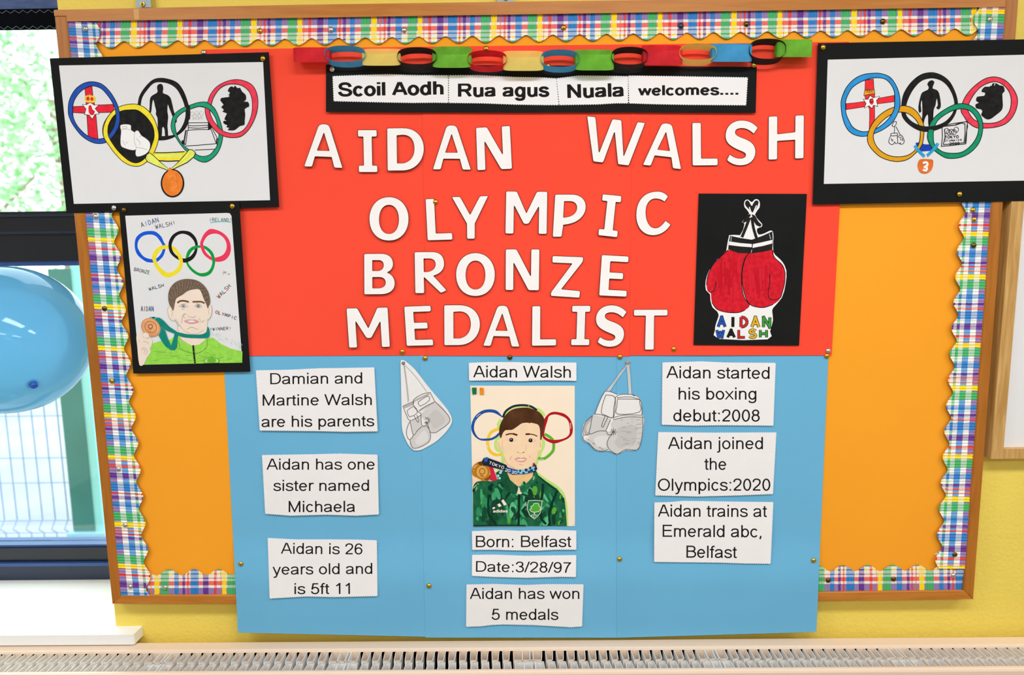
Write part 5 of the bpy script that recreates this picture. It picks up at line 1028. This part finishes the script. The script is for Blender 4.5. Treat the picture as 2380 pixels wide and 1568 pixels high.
# ------------------------------------------------------------------ paper chain
PCOL = {'red': C('#e2323c', .16, 44), 'blue': C('#52aee4', .14, 44), 'yellow': C('#fbe07a', .07, 44), 'black': mat('#332a29', .7, .15, .15, 60), 'green': C('#7cc840', .18, 44)}
for mm in PCOL.values():      # thin paper lets light through
    nt = mm.node_tree; pb = nt.nodes['Principled BSDF']; o_ = nt.nodes['Material Output']; t_ = nt.nodes.new('ShaderNodeBsdfTranslucent'); x_ = nt.nodes.new('ShaderNodeMixShader'); x_.inputs[0].default_value = .4
    l_ = pb.inputs['Base Color'].links
    if l_: nt.links.new(l_[0].from_socket, t_.inputs[0])
    else: t_.inputs[0].default_value = pb.inputs['Base Color'].default_value
    nt.links.new(pb.outputs[0], x_.inputs[1]); nt.links.new(t_.outputs[0], x_.inputs[2]); nt.links.new(x_.outputs[0], o_.inputs['Surface'])
chain = thing('paper_chain', at(1290, 160, .036), 'chain of painted paper loops in five colours hanging across the top of the red sheets', 'garland')
LINKS = [('red', 'V', 680, 766, 113, 145, 3), ('blue', 'H', 757, 852, 106, 157, 0), ('yellow', 'V', 840, 930, 125, 153, 9), ('black', 'H', 926, 1016, 110, 163, 0), ('green', 'V', 1004, 1096, 127, 158, 14), ('red', 'H', 1088, 1178, 117, 168, 0),
 ('yellow', 'V', 1169, 1264, 133, 165, 11), ('blue', 'H', 1257, 1345, 115, 169, 0), ('green', 'V', 1337, 1428, 127, 164, 9), ('black', 'H', 1420, 1503, 109, 164, 0), ('red', 'V', 1494, 1588, 118, 152, 10), ('yellow', 'H', 1577, 1662, 101, 153, 0), ('blue', 'V', 1655, 1750, 104, 144, 3), ('black', 'H', 1738, 1822, 90, 151, 0), ('green', 'V', 1807, 1890, 93, 133, 2)]
DC = .0395
for col, ori, x0, x1, y0, y1, lift in LINKS:
    m = Mesh(); n = 72; vs = []
    if ori == 'V':   # loop lies level: we see its front band, the back band a little higher
        A, B = at(x0, (y0+y1)/2, DC+.006), at(x1, (y0+y1)/2, DC+.006); h = (at(x0, y0, DC+.006).z-at(x0, y1, DC+.006).z)/2; cx, cz = (A.x+B.x)/2, (A.z+B.z)/2; hw = (B.x-A.x)/2; dp = .011
        slope = (B.z-A.z)/(B.x-A.x); lz = lift/1160
        for i in range(n):
            t = 2*math.pi*i/n; c, s_ = math.cos(t), math.sin(t); ex = math.copysign(abs(c)**.5, c); ey = math.copysign(abs(s_)**.42, s_)
            x = cx+hw*ex; y = -(DC-.004)-dp*ey; bk = (1-ey)/2
            z = cz+slope*(x-cx)+(lz*1.3+.0055)*bk
            vs += [(x, y, z+h), (x, y, z-h)]
    else:            # loop stands upright: we look through it
        A, B = at(x0, (y0+y1)/2, DC), at(x1, (y0+y1)/2, DC); cx = (A.x+B.x)/2; hw = (B.x-A.x)/2; zt, zb = at((x0+x1)/2, y0, DC).z-.0055, at((x0+x1)/2, y1, DC).z+.0055; cz, hh = (zt+zb)/2, (zt-zb)/2; wd = .0095; slope = (B.z-A.z)/(B.x-A.x)
        for i in range(n):
            t = 2*math.pi*i/n; c, s_ = math.cos(t), math.sin(t); x = cx+hw*math.copysign(abs(c)**.85, c); z = cz+hh*math.copysign(abs(s_)**.7, s_)+slope*(x-cx)
            vs += [(x, -DC-wd, z+.0028), (x, -DC+wd, z-.0028)]
    k = len(vs)
    m.add(vs, [(2*i, 2*i+1, (2*i+3) % k, (2*i+2) % k) for i in range(n)], PCOL[col])
    tag(m.build('paper_link', chain, False), col+' paper link', None)

# ------------------------------------------------------------------ drawing pins
M_PIN = {'brass': mat('#d8a83c', .22, .5, metal=1.0), 'silver': mat('#d8d4cc', .2, .5, metal=1.0), 'dark': mat('#6e5526', .3, .5, metal=1.0), 'green': mat('#0d3018', .25, .6)}
tp, bp_, rp, lp = .0222, .0222, .0250, .0252
PINS = [(198, 67, lp, 'silver', 'top left corner of the plaid border'), (604, 72, tp, 'brass', 'top border above the left drawing'), (769, 69, tp, 'silver', 'top border above the red chain end'), (939, 70, tp, 'silver', 'top border above the first yellow link'),
 (1310, 64, tp, 'brass', 'top border above the middle of the banner'), (1735, 56, tp, 'dark', 'top border above the blue chain link at right'), (2052, 50, tp, 'dark', 'top border above the right drawing'), (2301, 45, rp, 'silver', 'top right corner of the plaid border'),
 (1583, 60, tp, 'green', 'top border above the thin yellow link'), (611, 136, .0278, 'brass', 'top right corner of the left ring drawing'), (473, 122, .0214, 'silver', 'top left corner of the left red sheet'), (265, 483, .0278, 'silver', 'bottom edge of the left ring drawing'),
 (288, 488, .0300, 'dark', 'top left corner of the pencil portrait mount'), (540, 479, .0300, 'brass', 'top right corner of the pencil portrait mount'), (222, 503, lp, 'silver', 'left border just under the ring drawing'), (243, 717, lp, 'dark', 'left border on a yellow stripe beside the balloon'),
 (260, 885, lp, 'brass', 'left border below the pencil portrait level'), (275, 1090, lp, 'silver', 'left border level with the one sister card'), (291, 1220, lp, 'silver', 'left border on the yellow stripe above the bottom corner'), (303, 1363, lp, 'silver', 'bottom left corner of the plaid border'),
 (384, 1365, bp_, 'silver', 'bottom border left of the blue sheets'), (772, 161, .0240, 'silver', 'top left corner of the welcome banner'), (1273, 153, .0240, 'brass', 'middle top of the welcome banner under a blue link'), (1752, 151, .0240, 'brass', 'top right corner of the welcome banner'),
 (1130, 113, .0218, 'brass', 'top edge of the middle red sheet above the red link'), (1913, 110, .0278, 'brass', 'top left corner of the right ring drawing'), (2230, 451, .0291, 'brass', 'bottom edge of the right ring drawing'), (2261, 488, rp, 'brass', 'right border, upper of two under the ring drawing'),
 (2264, 510, rp, 'brass', 'right border, lower of two under the ring drawing'), (2263, 570, rp, 'dark', 'right border, third down from the ring drawing'), (2219, 1288, rp, 'dark', 'right border above the bottom right corner'), (2216, 1337, .0222, 'silver', 'bottom right corner of the plaid border'),
 (2077, 1345, bp_, 'dark', 'bottom border right of the blue sheets, nearer the corner'), (1925, 1348, bp_, 'dark', 'bottom border beside the right blue sheet'), (935, 817, .0218, 'brass', 'bottom edge of the red under the letter E'), (988, 832, .0204, 'brass', 'blue sheets at the left seam top'),
 (1185, 830, .0204, 'dark', 'blue sheet above the name card'), (1441, 829, .0210, 'brass', 'blue sheets at the right seam top'), (1566, 811, .0224, 'brass', 'red sheet under the last letter T'), (1925, 815, .0224, 'silver', 'bottom right corner of the right red sheet'), (1922, 827, .0210, 'brass', 'top right corner of the right blue sheet'),
 (559.5, 1310, bdep(1310)+.0006, 'brass', 'left edge of the left blue sheet'), (997, 1361, bdep(1361, 1)+.0006, 'brass', 'left seam of the blue sheets near the bottom'), (1440, 1299, bdep(1299, 2)+.0006, 'brass', 'right seam of the blue sheets near the bottom'), (1891, 1302, bdep(1302, 2)+.0006, 'brass', 'right edge of the right blue sheet'), (1012, 469.5, .0219, 'brass', 'red sheet, half behind the letter L')]
pin0 = None
for x, y, d, kind, lab in PINS:
    o = at(x, y, d)
    if kind not in (pin0 or {}):
        m = Mesh(); m.lathe((0, 0, 0), (0, -1, 0), [(.0008, -.006), (.0008, 0), (.0052, .0002), (.0052, .0006), (.0046, .0016), (.0032, .0026), (.0014, .0032), (0, .0034)], M_PIN[kind], 18)
        pin0 = pin0 or {}; pin0[kind] = m.build('drawing_pin', None, True, base=(0, 0, 0)); p = pin0[kind]
    else: p = pin0[kind].copy(); COL.objects.link(p)
    p.location = o; tag(p, {'brass': 'brass', 'silver': 'silvery', 'dark': 'dull dark brass', 'green': 'dark green'}[kind]+' drawing pin, '+lab, 'pin', 'drawing pins')

# ------------------------------------------------------------------ whiteboard at the right edge
WB = woodmat('#b98a4a', '#d9ad6c', 'z', 'pale_wood'); WBD = .028
wbx, wbz = .9175, at(2306, 1066, WBD).z
wb = thing('whiteboard', (wbx+.6, 0, wbz), 'pale wood framed whiteboard cut off by the right edge of the photo', 'whiteboard')
m = Mesh(); m.box((wbx, -WBD, wbz), (wbx+.024, 0, 2.05), WB); m.build('frame_stile', wb)
m = Mesh(); m.box((wbx+.024, -WBD, wbz), (wbx+1.8, 0, wbz+.02), WB); m.build('frame_rail', wb)
m = Mesh(); m.box((wbx+.024, -.014, wbz+.02), (wbx+1.8, -.001, 2.05), mat('#e9e6e6', .25, .5)); m.build('writing_surface', wb)
